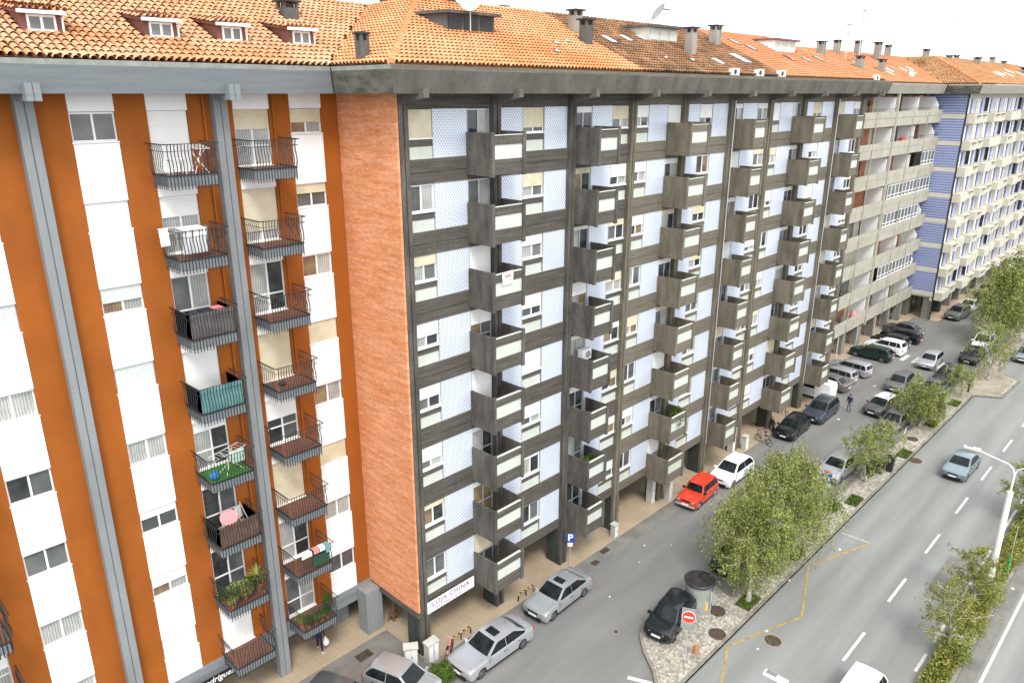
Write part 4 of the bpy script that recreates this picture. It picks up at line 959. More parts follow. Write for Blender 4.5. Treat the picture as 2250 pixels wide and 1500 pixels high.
# ================================================================== CARS
PAINT = {}
def paint(n, c, metal=.3):
    if n not in PAINT: PAINT[n] = mat('car_paint_'+n, c, .30, .5, metal, var=.02, coat=.45)
    return PAINT[n]
CP = dict(silver=((.47, .48, .50), .5), silver2=((.41, .42, .43), .5), bluesil=((.20, .25, .28), .5), grey=((.11, .11, .115), .4), dgrey=((.16, .155, .15), .4), white=((.75, .76, .77), 0),
          black=((.006, .007, .008), .0), teal=((.003, .006, .008), .0), dgreen=((.008, .03, .022), .2), red=((.62, .045, .015), 0), steel=((.25, .29, .32), .4), bluegrey=((.05, .06, .08), .3))
TYPES = {  # xa rear glass base, xb roof rear, xd roof front, xe windscreen base (fractions of L), belt z, roof z, nose z, deck z
 'sedan': dict(xa=-.40, xb=-.22, xd=.06, xe=.225, zb=.88, zr=1.38, nose=.72, cowl=.88, deck=.93, tailx=-.49),
 'hatch': dict(xa=-.475, xb=-.36, xd=.08, xe=.265, zb=.90, zr=1.42, nose=.74, cowl=.93, deck=.92, tailx=-.5),
 'wagon': dict(xa=-.485, xb=-.42, xd=.07, xe=.235, zb=.89, zr=1.38, nose=.66, cowl=.89, deck=.90, tailx=-.5),
 'suv': dict(xa=-.48, xb=-.40, xd=.06, xe=.24, zb=1.02, zr=1.58, nose=.82, cowl=1.02, deck=1.02, tailx=-.5),
 'classic': dict(xa=-.47, xb=-.41, xd=.115, xe=.175, zb=.92, zr=1.46, nose=.80, cowl=.92, deck=.9, tailx=-.5),
 'van': dict(xa=-.495, xb=-.475, xd=.17, xe=.31, zb=1.05, zr=1.78, nose=.80, cowl=1.02, deck=1.05, tailx=-.5),
}
def car(name, label, x, y, ang, typ='hatch', pc='silver', L=4.0, W=1.68, cat='car', group='cars parked along the street', sunroof=False, roofc=None, hscale=1., plate=True, openboot=False, rimc='rim', amber=False, z=0.0, far=False, roofbars=False):
    T = TYPES[typ]; o = thing(name, label, cat, (x, y, z), group, R(ang))
    pm = paint(pc, *CP[pc]); k = hscale
    xf, xr = .315*L, -.305*L
    if typ == 'classic': xf, xr = .31*L, -.335*L
    ra = .34; rb = .20; zb, zr, nose, cowl, deck = T['zb']*k, T['zr']*k, T['nose']*k, T['cowl']*k, T['deck']*k
    h = L/2
    def arc(cx): return [(cx-ra*math.cos(t), .28+ra*math.sin(t)) for t in [math.pi*q/8 for q in range(9)]]
    out = [(-h+.10, rb)]+[(a, max(b, rb)) for a, b in arc(xr)]+[(a, max(b, rb)) for a, b in arc(xf)]+[(h-.12, rb), (h-.02, .36), (h, .52)]
    nb = len(out)
    top = [(h-.03, nose-.03), (h-.14, nose+.03), (h-.40*(L/4), nose+(cowl-nose)*.62), (T['xe']*L+.18, cowl-.035), (T['xe']*L-.02, cowl)]
    if typ in ('classic', 'van'): top[2] = (h-.45, nose+(cowl-nose)*.35)
    rear = [(T['xa']*L+.05, deck)]
    if T['xa'] > -.44: rear += [(-h+.16, deck-.02)]
    rear += [(-h+.03, deck-.09), (-h, .62), (-h+.02, .36)]
    out += top+rear
    sl = [(-1, .0), (-.985, .5), (-.93, .8), (-.75, .95), (-.35, 1), (0, 1), (.35, 1), (.75, .95), (.93, .8), (.985, .5), (1, .0)]
    g = MB(); n = len(out)
    for fy, s_ in sl:
        e = 1-s_
        for (a, b) in out:
            bx = a*(1-.03*e-.055*(abs(fy)**3)*(abs(a)/h)**4)
            bz = b if b < .55 else .55+(b-.55)*(1-.13*e)
            if abs(fy) > .97 and b < .30: bz = b+.02
            g.v.append((bx, fy*W/2*(1-.02*(b > .7)), bz))
    S_ = len(sl)
    for i in range(S_-1):
        for j in range(n):
            j2 = (j+1) % n; g.f.append((i*n+j, i*n+j2, (i+1)*n+j2, (i+1)*n+j)); g.m.append(0)
    g.f.append(tuple(range(n-1, -1, -1))); g.m.append(0); g.f.append(tuple((S_-1)*n+j for j in range(n))); g.m.append(0)
    body = lpart('body', g, pm, o, 38)
    # cabin
    xa, xb, xd, xe = T['xa']*L, T['xb']*L, T['xd']*L, T['xe']*L
    wb_, wr_ = W/2-.05, W/2-.05-(.17 if typ not in ('classic', 'van') else .10)
    def hw(z): return wb_+(wr_-wb_)*(z-zb)/(zr-zb)
    prof = [(xa, zb-.02), ((xa*.35+xb*.65), zb+(zr-zb)*.80), (xb, zr-.035), ((xb+xd)/2, zr+.02), (xd, zr-.02), (xd+(xe-xd)*.18, zr-.09), (xe, zb-.02)]
    if typ in ('classic', 'van'): prof[3] = ((xb+xd)/2, zr+.005)
    fy = [-1, -.82, -.4, 0, .4, .82, 1]
    def P(i, f):
        a, b = prof[i]; e = abs(f)**3; cz = -.035*e if 1 <= i <= 5 else 0
        return (a-(.05*e if i >= 4 else (-.05*e if i <= 2 else 0)), f*hw(min(b, zr)), b+cz)
    g = MB()
    for i in range(len(prof)):
        for f in fy: g.v.append(P(i, f))
    m_ = len(fy)
    for i in range(len(prof)-1):
        for j in range(m_-1): g.f.append((i*m_+j, i*m_+j+1, (i+1)*m_+j+1, (i+1)*m_+j)); g.m.append(1 if roofc and 1 <= i <= 4 else 0)
    g.f.append(tuple(i*m_ for i in range(len(prof)))); g.m.append(0); g.f.append(tuple(i*m_+m_-1 for i in range(len(prof)-1, -1, -1))); g.m.append(0)
    rc = paint(roofc, *CP[roofc]) if roofc else pm
    lpart('cabin', g, [pm, rc], o, 30)
    gl = M['cglass']
    def band(i0, i1, u0, u1, v0, v1, d=.014):
        g = MB(); nu = 6
        def Q(u, v):
            f = -1+2*u; a = P(i0, f); b = P(i1, f); return tuple(a[q]+(b[q]-a[q])*v for q in range(3))
        nx = Vector((prof[i1][1]-prof[i0][1], 0, -(prof[i1][0]-prof[i0][0]))); nx.normalize(); nx = nx if nx.z > 0 else -nx
        for s_ in range(nu+1):
            for v in (v0, v1): q = Vector(Q(u0+(u1-u0)*s_/nu, v))+nx*d; g.v.append(tuple(q))
        for s_ in range(nu): g.f.append((s_*2, s_*2+1, s_*2+3, s_*2+2)); g.m.append(0)
        return g
    lpart('windscreen', band(5, 6, .07, .93, -.12, .90), gl, o, 50)
    if typ != 'van': lpart('rear_window', band(0, 1, .10, .90, .16, 1.02), gl, o, 50)
    if sunroof: lpart('sunroof', band(3, 4, .24, .76, .12, .78, .02), gl, o, 50)
    # side windows
    zl, zh = zb+.015, zr-.085
    def xfz(z): return xe+(xd-xe)*(z-zb)/(zr-zb)-.09
    def xrz(z): return xa+(xb-xa)*(z-zb)/(zr-zb)+.10
    xp = (xd+xb)/2+.10; polys = [[(xp+.025, zl), (xfz(zl)-.05, zl), (xfz(zh)+.02, zh-.06), (xfz(zh)-.12, zh), (xp+.025, zh)]]
    if typ in ('sedan', 'hatch'):
        polys.append([(xrz(zl)+.10, zl+.07), (xrz(zl)+.24, zl), (xp-.025, zl), (xp-.025, zh), (xrz(zh)+.16, zh), (xrz(zh)-.02, zh-.09)])
    elif typ != 'van':
        xq = xp-(xp-xrz(zl))*.55; polys.append([(xq, zl), (xp-.03, zl), (xp-.03, zh), (xq, zh)]); polys.append([(xrz(zl)+.06, zl+.02), (xq-.05, zl), (xq-.05, zh), (xrz(zh)+.04, zh)])
    for s_ in (-1, 1):
        for pl_ in polys:
            g = MB(); g.v = [(a, s_*(hw(b)+.010), b) for a, b in pl_]; g.v += [(a, s_*(hw(b)-.02), b) for a, b in pl_]
            nn = len(pl_); g.f = [tuple(range(nn)) if s_ > 0 else tuple(range(nn-1, -1, -1))]+[(q, (q+1) % nn, nn+(q+1) % nn, nn+q) for q in range(nn)]; g.m = [0]*len(g.f)
            lpart('side_window', g, gl, o)
        # door seams, handles, sill, mirror
        g = MB(); yy = s_*(W/2+.001)
        for xx, z0_ in ((xp, .26), (xfz(zl)-.02, .5)): g.box(xx-.008, min(yy, yy-s_*.02), z0_, xx+.008, max(yy, yy-s_*.02), zb-.12)
        for xx in (xp+.08, ) if typ in ('van',) else (xp+.10, xp-.82*(L/4)): g.box(xx, min(yy, yy+s_*.015), zb-.20, xx+.16, max(yy, yy+s_*.015), zb-.165)
        g.box(xr+ra+.03, min(yy, yy-s_*.03), .20, xf-ra-.03, max(yy, yy-s_*.03), .25)
        lpart('door_trim', g, M['black'], o)
        g = MB(); mxp = xfz(zl)-.02; g.box(mxp-.05, min(s_*(W/2-.04), s_*(W/2+.15)), zb+.0, mxp+.09, max(s_*(W/2-.04), s_*(W/2+.15)), zb+.13); lpart('mirror', g, pm if pc not in ('red',) else M['black'], o)
    g = MB(); g.box(-h+.35, -W/2+.12, .13, h-.35, W/2-.12, .26); lpart('underbody', g, M['black2'], o)  # black floor pan, added to deepen the shadow beneath the car
    # wheels
    rw = .30 if typ not in ('suv',) else .34
    def wheelm():
        g = MB(); pr = [(rw*.66, -.10), (rw*.93, -.10), (rw, -.07), (rw, .07), (rw*.93, .10), (rw*.66, .10)]
        n = 20
        for r_, yy in pr:
            for q in range(n): t = 2*math.pi*q/n; g.v.append((r_*math.cos(t), yy, r_*math.sin(t)))
        for i in range(len(pr)-1):
            for q in range(n): g.f.append((i*n+q, i*n+(q+1) % n, (i+1)*n+(q+1) % n, (i+1)*n+q)); g.m.append(0)
        o_ = len(g.v)
        for q in range(n): t = 2*math.pi*q/n; g.v.append((rw*.66*math.cos(t), 0, rw*.66*math.sin(t)))
        g.f.append(tuple(range(o_, o_+n))); g.m.append(0); return g
    def rimm():
        g = MB(); n = 20
        for s_ in (-1, 1):
            for (r0, r1, y0) in ((rw*.60, rw*.69, .095), (0.0, rw*.16, .09)):
                o_ = len(g.v)
                for r_ in (r0, r1):
                    for q in range(n): t = 2*math.pi*q/n; g.v.append((r_*math.cos(t), s_*y0, r_*math.sin(t)))
                for q in range(n): g.f.append((o_+q, o_+(q+1) % n, o_+n+(q+1) % n, o_+n+q)); g.m.append(0)
            ns = 7 if typ != 'classic' else 14
            for q in range(ns):
                t = 2*math.pi*q/ns; dt = .13; c_, s2 = math.cos(t), math.sin(t)
                g.add([(rw*.1*math.cos(t-dt*2), s_*.092, rw*.1*math.sin(t-dt*2)), (rw*.62*math.cos(t-dt), s_*.088, rw*.62*math.sin(t-dt)), (rw*.62*math.cos(t+dt), s_*.088, rw*.62*math.sin(t+dt)), (rw*.1*math.cos(t+dt*2), s_*.092, rw*.1*math.sin(t+dt*2))], [(0, 1, 2, 3)])
        return g
    tm = um(('tyre', rw), wheelm, M['tyre'], 40); rm = um(('rim', rw, typ == 'classic', rimc), rimm, M[rimc])
    for cx_ in (xf, xr):
        for s_ in (-1, 1):
            wh = link('wheel', tm, o, (cx_, s_*(W/2-.115), rw)); link('rim', rm, wh)
    # lights
    yl = W/2*.965
    for s_ in (-1, 1):
        if typ == 'classic':
            g = MB(); cz = nose-.07
            n = 12; o_ = 0
            for yy in (h-.08, h+.03):
                for q in range(n): t = 2*math.pi*q/n; g.v.append((yy, s_*(W/2-.22)+.095*math.cos(t), cz-.06+.095*math.sin(t)))
            for q in range(n): g.f.append((q, (q+1) % n, n+(q+1) % n, n+q)); g.m.append(0)
            g.f.append(tuple(range(n, 2*n))); g.m.append(0)
        else:
            a0, a1 = (W/2*.45, W/2*.90); g = MB(); za = nose-.15; 
            g.add([(h-.015, s_*a0, za), (h-.10, s_*a1, za+.01), (h-.17, s_*a1, nose-.005), (h-.055, s_*a0, nose-.02), (h-.5, s_*a0, za), (h-.5, s_*a1, za+.01), (h-.5, s_*a1, nose-.03), (h-.5, s_*a0, nose-.03)],
                  [(0, 1, 2, 3) if s_ > 0 else (3, 2, 1, 0), (0, 4, 5, 1), (1, 5, 6, 2), (2, 6, 7, 3)])
        lpart('headlight', g, M['lampc'], o)
        if amber:
            g = MB(); g.box(h-.30, min(s_*(yl-.06), s_*(yl+.0)), nose-.16, h-.12, max(s_*(yl-.06), s_*yl), nose-.06); lpart('indicator', g, M['amber'], o)
        g = MB(); zt_ = .62 if typ in ('van', 'suv', 'wagon', 'classic') else .66
        g.box(-h+.055, min(s_*W/2*.62, s_*W/2*.91), zt_, -h+.16, max(s_*W/2*.62, s_*W/2*.91), zt_+(.17 if typ != 'suv' else .22)); lpart('tail_light', g, M['tail'], o)
    g = MB(); g.box(h-.06, -W*.20, nose-.17, h-.008, W*.20, nose-.06); g.box(h-.06, -W*.34, .24, h-.0, W*.34, .38)
    lpart('grille', g, M['black2'], o)
    g = MB()
    for s_ in (-1, 1):
        for q in range(4):
            t0, t1 = q/4, (q+1)/4; xa_, xb_ = T['xe']*L+.12+(h-.30-T['xe']*L-.12)*t0, T['xe']*L+.12+(h-.30-T['xe']*L-.12)*t1
            def zt(xx):
                tp_ = sorted(top); 
                for (p0, q0), (p1, q1) in zip(tp_[:-1], tp_[1:]):
                    if p0 <= xx <= p1: return q0+(q1-q0)*(xx-p0)/(p1-p0)
                return nose
            yy = s_*W*.375; k1 = 1-.13*.03
            g.add([(xa_, yy-.006, zt(xa_)+.004), (xb_, yy-.006-s_*.02, zt(xb_)+.004), (xb_, yy+.006-s_*.02, zt(xb_)+.004), (xa_, yy+.006, zt(xa_)+.004)], [(0, 1, 2, 3)])
    g.v = [(a, b, .55+(c-.55)*.994-.004) for a, b, c in g.v]; lpart('bonnet_seam', g, M['black'], o)
    if typ == 'classic':
        g = MB(); g.box(h-.02, -W*.47, .36, h+.09, W*.47, .44); g.box(-h-.08, -W*.47, .36, -h+.02, W*.47, .44); lpart('bumper', g, M['alu'], o)
    if plate:
        g = MB(); g.box(h-.01, -.25, .40, h+(.10 if typ == 'classic' else .018), .25, .51); lpart('number_plate', g, M['plate'], o)
        g = MB(); g.box(-h-.02, -.25, .50, -h+.01, .25, .61); lpart('number_plate', g, M['plate'], o)
    if roofbars:
        g = MB()
        for s_ in (-1, 1): g.tube([(xb+.1, s_*(wr_-.04), zr-.04), (xb+.2, s_*(wr_-.04), zr+.05), (xd-.2, s_*(wr_-.04), zr+.06), (xd-.05, s_*(wr_-.04), zr-.02)], .016, 5)
        lpart('roof_bars', g, M['alu'], o)
    g = MB(); g.tube([(xb+.15, 0, zr-.01), (xb-.02, 0, zr+.22)], .008, 4); lpart('aerial', g, M['black'], o)
    if openboot:
        g = MB(); g.add([(xa+.15, -W*.4, zr-.05), (xa+.15, W*.4, zr-.05), (xa-.75, W*.4, zr+.12), (xa-.75, -W*.4, zr+.12), (xa+.15, -W*.4, zr-.09), (xa+.15, W*.4, zr-.09), (xa-.75, W*.4, zr+.07), (xa-.75, -W*.4, zr+.07)],
              [(0, 1, 2, 3), (7, 6, 5, 4), (0, 4, 5, 1), (2, 6, 7, 3), (1, 5, 6, 2), (0, 3, 7, 4)]); lpart('boot_lid', g, pm, o)
    return o
A_ = 180
car('parked_car', 'large silver saloon with a dark sunroof, nearest of the silver cars by the arcade', 21.65, 22.42, A_-.5, 'sedan', 'silver', 4.72, 1.74, sunroof=True, plate=True)
car('parked_car', 'silver saloon with chrome nose parked just ahead of the striped hoop barrier', 27.15, 22.72, A_+2, 'sedan', 'silver2', 4.45, 1.68, sunroof=True)
car('parked_car', 'silver hatchback parked nose out beside the white utility cabinets', 17.0, 23.75, -72, 'hatch', 'silver2', 3.75, 1.6)
car('parked_car', 'grey hatchback cut off by the bottom edge of the photo', 14.35, 24.7, -68, 'hatch', 'grey', 3.9, 1.62)
car('parked_car', 'small black hatchback parked on the cobbled island tip behind the no entry sign', 29.75, 17.1, A_+8, 'hatch', 'teal', 3.55, 1.56, amber=True, z=.12)
car('parked_car', 'dark car almost hidden under the big birch tree', 37.35, 17.55, A_+8, 'hatch', 'dgreen', 3.8, 1.6)
car('parked_car', 'bright red boxy vintage hatchback beside the arcade', 42.4, 23.0, A_+4, 'classic', 'red', 3.7, 1.48, rimc='alu')
car('parked_car', 'white hatchback half covered by the birch crown, behind the red vintage car', 46.95, 22.85, A_+1, 'hatch', 'white', 4.15, 1.66, hscale=1.04)
car('parked_car', 'glossy black hatchback behind the parked bicycles', 57.5, 23.0, A_+3, 'hatch', 'black', 4.2, 1.66)
car('parked_car', 'dark grey sport utility car with roof bars behind the glossy black hatchback', 62.5, 22.75, A_+2, 'suv', 'bluegrey', 4.5, 1.8, roofbars=True, hscale=.98)
car('parked_van', 'white panel van parked tail out between the last dark pillars', 66.7, 25.3, 88, 'van', 'white', 4.1, 1.72, cat='van', hscale=1.0)
car('parked_car', 'pale silver car deep inside the arcade behind the last boxy balcony', 63.8, 27.9, 92, 'hatch', 'silver', 3.9, 1.6)
car('parked_car', 'grey saloon parked tail out next to the white panel van', 69.9, 25.2, 86, 'sedan', 'dgrey', 4.4, 1.68)
car('parked_car', 'silver estate with grey roof parked tail out, second from the white van', 72.4, 25.5, 86, 'wagon', 'silver2', 4.3, 1.66)
car('parked_car', 'bright silver estate car with roof bars parked tail out by the beige block', 75.4, 25.2, 84, 'wagon', 'silver', 4.4, 1.66, roofbars=True)
car('parked_car', 'dark green saloon parked tail out before the zebra stripes', 81.6, 25.2, 88, 'hatch', 'dgreen', 4.4, 1.68)
car('parked_car', 'white sport utility car parked tail out between two dark cars', 84.7, 24.9, 87, 'suv', 'white', 4.3, 1.74)
car('parked_car', 'black car with bright red tail light behind the white sport utility car', 87.3, 25.2, 87, 'hatch', 'black', 4.1, 1.66)
car('parked_car', 'dark estate parked tail out, second from the far end of the tail out row', 90.2, 25.0, 87, 'wagon', 'teal', 4.4, 1.7)
car('parked_car', 'dark grey car at the far end of the tail out row by the blue wall', 93.3, 25.7, 87, 'sedan', 'grey', 4.3, 1.68)
car('parked_car', 'silver people carrier parked behind the blue disabled parking sign', 53.0, 17.45, A_-2, 'wagon', 'silver', 4.25, 1.66, openboot=True, hscale=1.05)
car('moving_car', 'two tone car with black bonnet and bright white roof in the side street', 67.35, 19.25, A_-7, 'hatch', 'grey', 4.1, 1.68, roofc='white', hscale=1.03, group='cars driving')
car('moving_car', 'dark grey hatchback driving down the side street beside the litter', 74.4, 20.05, A_+1, 'hatch', 'dgrey', 4.1, 1.68, group='cars driving', hscale=1.03)
car('moving_car', 'pale silver hatchback driving over the zebra stripes', 83.4, 19.95, A_+1, 'wagon', 'silver', 4.2, 1.66, group='cars driving')
car('moving_car', 'blue grey saloon driving alone on the avenue', 59.8, 10.95, A_-1, 'sedan', 'bluesil', 4.35, 1.66, group='cars driving')
car('moving_car', 'white car on the avenue cut off at the bottom edge', 30.6, 7.85, A_+0, 'suv', 'white', 4.2, 1.68, group='cars driving', hscale=.95)
car('parked_car', 'grey car between two birch crowns with its boot towards the island', 64.6, 17.3, A_, 'hatch', 'dgrey', 4.0, 1.62)
car('parked_car', 'dark grey car behind the drooping tree with the palm like crown', 74.9, 17.25, A_, 'sedan', 'grey', 4.2, 1.64)
car('parked_car', 'black estate seen over the small feathery tree', 79.8, 17.4, A_, 'wagon', 'black', 4.2, 1.64)
car('parked_car', 'black car with white plate under the tall street tree', 88.0, 17.2, A_, 'hatch', 'black', 4.1, 1.66)
car('parked_van', 'white car glimpsed through the branches of the tall street tree', 93.5, 17.4, A_, 'van', 'white', 4.2, 1.7, cat='van')
car('parked_car', 'blue grey car at the right edge beside the tall street tree', 92.5, 13.2, A_, 'hatch', 'steel', 4.0, 1.62)
car('parked_car', 'grey sport utility car parked in front of the cream block', 104.9, 23.0, A_-6, 'suv', 'dgrey', 4.4, 1.74)
car('parked_car', 'white saloon parked behind the grey sport utility car by the cream block', 110.2, 23.0, A_-4, 'sedan', 'white', 4.4, 1.7)
car('parked_van', 'white van far up the street at the right edge', 142, 24.0, A_, 'van', 'white', 4.6, 1.8, cat='van', hscale=1.15)
car('parked_car', 'pale car half hidden between the cream block and the tall tree', 121, 23.6, A_, 'wagon', 'silver2', 4.2, 1.7)

# ================================================================== TREES
def limb(g, p, d, L, r0, r1, n=5, wob=.15, up=0, m=0):
    pts = [Vector(p)]; d = Vector(d).normalized(); rs = [r0]
    for k in range(n):
        d = (d+Vector((random.gauss(0, wob), random.gauss(0, wob), random.gauss(0, wob)+up))).normalized()
        pts.append(pts[-1]+d*L/n); rs.append(r0+(r1-r0)*(k+1)/n)
    g.tube(pts, rs, 6, m); return pts
def birch(name, label, x, y, h, cr, nleaf, lean=(0, 0), droop=.6, z0=.14, cb=.32, lm='leaf', group='birch trees on the island', size=.13, seed=1, bark='bark', nl=13, gap=.0):
    random.seed(seed); global rng; rng = np.random.default_rng(seed)
    o = thing(name, label, 'tree', (x, y, z0), group)
    g = MB(); base = Vector((0, 0, 0)); top = Vector((lean[0], lean[1], h*.86))
    tp = [base]; 
    for k in range(1, 7): t = k/6; tp.append(base.lerp(top, t)+Vector((math.sin(t*5+seed)*.18, math.cos(t*4+seed)*.15, 0))*(.5+t))
    r = .045+h*.013
    g.tube(tp, [r*1.25]+[r*(1-t*.8) for t in [k/6 for k in range(1, 7)]], 8)
    lpart('trunk', g, M[bark], o, 60)
    g = MB(); starts = []
    for k in range(nl):
        t = cb+(1-cb)*(k+.3)/nl; q = t*6; i = min(int(q), 5); p = tp[i].lerp(tp[i+1], q-i)
        a = k*2.4+random.random()*.7; rad = cr*(math.sin(math.pi*min(1, (t-cb)/(1-cb)*.82+.20)))**.7*random.uniform(.75, 1.08)
        up = .5+t*.5
        pts = limb(g, p, (math.cos(a), math.sin(a), up), rad*1.2, r*.45*(1.15-t), .012, 6, .12, up=-.07)
        starts.append(pts)
        for q in range(2):
            j = random.randint(2, 4); a2 = a+random.choice((-1, 1))*random.uniform(.5, 1.0)
            pts2 = limb(g, pts[j], (math.cos(a2), math.sin(a2), .45), rad*.6, r*.16, .008, 4, .15, up=-.08); starts.append(pts2)
    b = lpart('branches', g, M[bark], o, 60)
    # strands of leaves: from twigs and from the envelope of the crown
    P = []; per = 30; ns = max(1, nleaf//per); T_ = []
    for s_ in range(ns):
        if rng.random() < .35:
            pts = random.choice(starts); q = random.uniform(.25, 1)**.8*(len(pts)-1); i = min(int(q), len(pts)-2)
            p = np.array(pts[i].lerp(pts[i+1], q-i))+rng.normal(size=3)*np.array([.2, .2, .18])*cr*.4
        else:
            u = rng.normal(size=3); u /= np.linalg.norm(u); f = rng.random()**.38; k_ = 1+.24*math.sin(u[0]*4+seed)+.20*math.cos(u[1]*5+u[2]*3+seed); kz = 1-.42*max(u[2], 0)
            p = np.array([lean[0]*.62, lean[1]*.62, h*(.52+.12*cb)])+u*f*k_*np.array([cr*kz, cr*kz, h*.38])
            if droop < .3: k2 = .85
        L = random.uniform(.3, 1.2)*droop*cr*.62; d = rng.normal(size=3)*(.16 if droop > .3 else .6); d[2] = -1 if droop > .3 else rng.normal()*.5
        if droop > .3 and p[2]-L < .3: L = max(.1, p[2]-.3)
        t = rng.random(per); sg = .055+.012*cr
        P.append(p+d*(t*L)[:, None]+rng.normal(size=(per, 3))*np.array([sg, sg, sg*.8]))
        if droop > .3 and s_ % 6 == 0: T_.append((p, p+d*L))
    if T_:
        g = MB()
        for p, q in T_: g.tube([tuple(p+np.array([0, 0, .25])), tuple(p), tuple(q)], [.012, .008, .004], 3, cap=False)
        tw = lpart('twigs', g, M['barkd'], o); tw['kind'] = 'stuff'
    P = np.concatenate(P); P = P[P[:, 2] > .3]
    if gap: P = P[rng.random(len(P)) > gap*(np.sin(P[:, 0]*2.1+seed)*np.cos(P[:, 1]*2.4+P[:, 2]*1.1)*.5+.5)]
    me = leaves('crown', P, size, M[lm], droop=.6 if droop > .3 else 0, aspect=.42); c = link('crown', me, o); c['kind'] = 'stuff'
    return o
birch('birch_tree', 'biggest birch with white trunk, standing next to the advertising drum', 34.4, 15.0, 7.5, 2.35, 42000, lean=(1.7, .9), seed=3, gap=.5, droop=.95, size=.125, cb=.28)
birch('birch_tree', 'birch merging with the big one, rooted in the second grass pit', 40.7, 15.15, 8.3, 2.8, 54000, lean=(-2.2, .6), seed=11, gap=.5, droop=.95, size=.125, cb=.28)
birch('birch_tree', 'thin birch with whitish crown above the dark bins', 53.0, 15.4, 4.4, 1.8, 10000, lean=(.3, .5), seed=5, gap=.6, droop=.5, cb=.35)
birch('birch_tree', 'slender birch beside the parking bay line, with sparse twigs', 56.4, 15.5, 4.1, 1.5, 4500, lean=(.2, .3), seed=6, gap=.6, droop=.5, cb=.35)
birch('birch_tree', 'round drooping tree with palm like fronds by the two tone car', 65.9, 15.7, 4.1, 2.1, 20000, lean=(.5, .1), seed=8, droop=.95, cb=.4)
birch('birch_tree', 'small feathery tree behind the round drooping one', 76.0, 15.0, 3.1, 1.7, 4500, lean=(.2, .5), seed=9, droop=.6, gap=.4, cb=.4)
birch('street_tree', 'tall dense tree at the right edge hiding the far street', 96.0, 16.8, 9.6, 3.7, 22000, lean=(.8, -.2), seed=12, droop=.9, size=.2, bark='barkd', cb=.3)
birch('street_tree', 'forked white trunk tree in front of the tall dense tree', 82.5, 14.4, 6.0, 2.2, 7000, lean=(2.0, .3), seed=14, droop=.7, size=.15, gap=.45, cb=.45)
birch('street_tree', 'second tall tree behind, half out of the picture', 106.0, 16.8, 9.6, 4.4, 20000, lean=(0, 0), seed=15, droop=.8, size=.22, bark='barkd')
birch('young_tree', 'sparse young tree in the median closest to the bottom edge', 37.6, 5.9, 4.2, 1.6, 7500, lean=(.1, .2), seed=21, droop=.2, lm='leafy', group='young trees on the median', gap=.7, cb=.2, nl=16, size=.11)
birch('young_tree', 'young tree in the median at the foot of the white lamp post', 42.4, 5.9, 4.0, 1.45, 9000, lean=(.1, .1), seed=22, droop=.2, lm='leafy', group='young trees on the median', gap=.6, cb=.15, nl=16, size=.11)
birch('young_tree', 'median tree at the right edge behind the lamp arm', 55.0, 5.7, 4.6, 1.8, 14000, lean=(0, 0), seed=23, droop=.2, lm='leafy', group='young trees on the median', gap=.4, cb=.2, nl=16, size=.11)
def shrub(name, label, x, y, z, rx, ry, rz, n, m='leafd', size=.07, cat='shrub', group=None, grass=False, seed=1):
    global rng; rng = np.random.default_rng(seed)
    u = rng.normal(size=(n, 3)); u /= np.linalg.norm(u, axis=1)[:, None]; rr = rng.random(n)**.45
    bump_ = 1+.22*np.sin(u[:, 0]*5+seed)+.18*np.cos(u[:, 1]*6+u[:, 2]*4)
    P = u*(rr*bump_)[:, None]*np.array([rx, ry, rz]); P[:, 2] = np.abs(P[:, 2])
    me = leaves(name, P, size, M[m], droop=0); o = link(name, me, None, (x, y, z)); return tag(o, label, cat, group)
shrub('green_shrub', 'bright green bush in front of the large silver saloon', 18.85, 23.0, 0, .85, .7, .8, 5000, 'leafg', .08, seed=4)
shrub('green_shrub', 'dark green bush beside the disabled parking sign', 47.6, 15.7, .12, .7, .5, .6, 2500, 'leafd', .08, seed=5)
for i, (x, y) in enumerate(pits):
    gx = rng.random((1800, 3))*np.array([1.45, .8, .12])-np.array([.72, .4, -.0]); me = leaves('grass_tuft', gx, .09, M['leafg'], droop=-.6)
    o = link('grass_tuft', me, None, (x, y, .145)); o['kind'] = 'stuff'; tag(o, ['grass', 'grass', 'grass', 'grass', 'grass', 'grass'][i]+' growing in the tree pit '+['closest to the advertising drum', 'under the second birch crown', 'beside the kerb by the dark green bush', 'ahead of the parking bay line', 'by the round drooping tree', 'near the pale crossing pavement'][i], 'grass')
gx = rng.random((60000, 3))*np.array([75, 1.05, .75])+np.array([22, 5.15, .1]); gx[:, 2] *= .4+.6*(.5+.5*np.sin(gx[:, 0]*1.3)*np.cos(gx[:, 0]*.37+1)); 
me = leaves('median_hedge', gx, .16, M['leafy'], droop=-.2); o = link('median_hedge', me, None, (0, 0, 0)); o['kind'] = 'stuff'; tag(o, 'low yellowish green planting along the median strip', 'ground cover')
for i, (x, sx, sd_) in enumerate(((37.9, 1.5, 3), (41.0, 1.6, 4), (44.2, 1.3, 5), (49.5, 1.8, 6), (54.5, 1.8, 7), (60, 1.6, 8))):
    shrub('median_shrub', ['low olive bush under the closest young median tree', 'broad bush right of the white broken line', 'bush at the foot of the lamp post', 'bush behind the thin green post', 'bush under the median tree at the right edge', 'last bush of the median at the right edge'][i], x, 5.5, .12, sx, .65, 1.0, 5200, 'leafy' if i % 2 else 'leaf', .10, group='bushes on the median', seed=sd_)

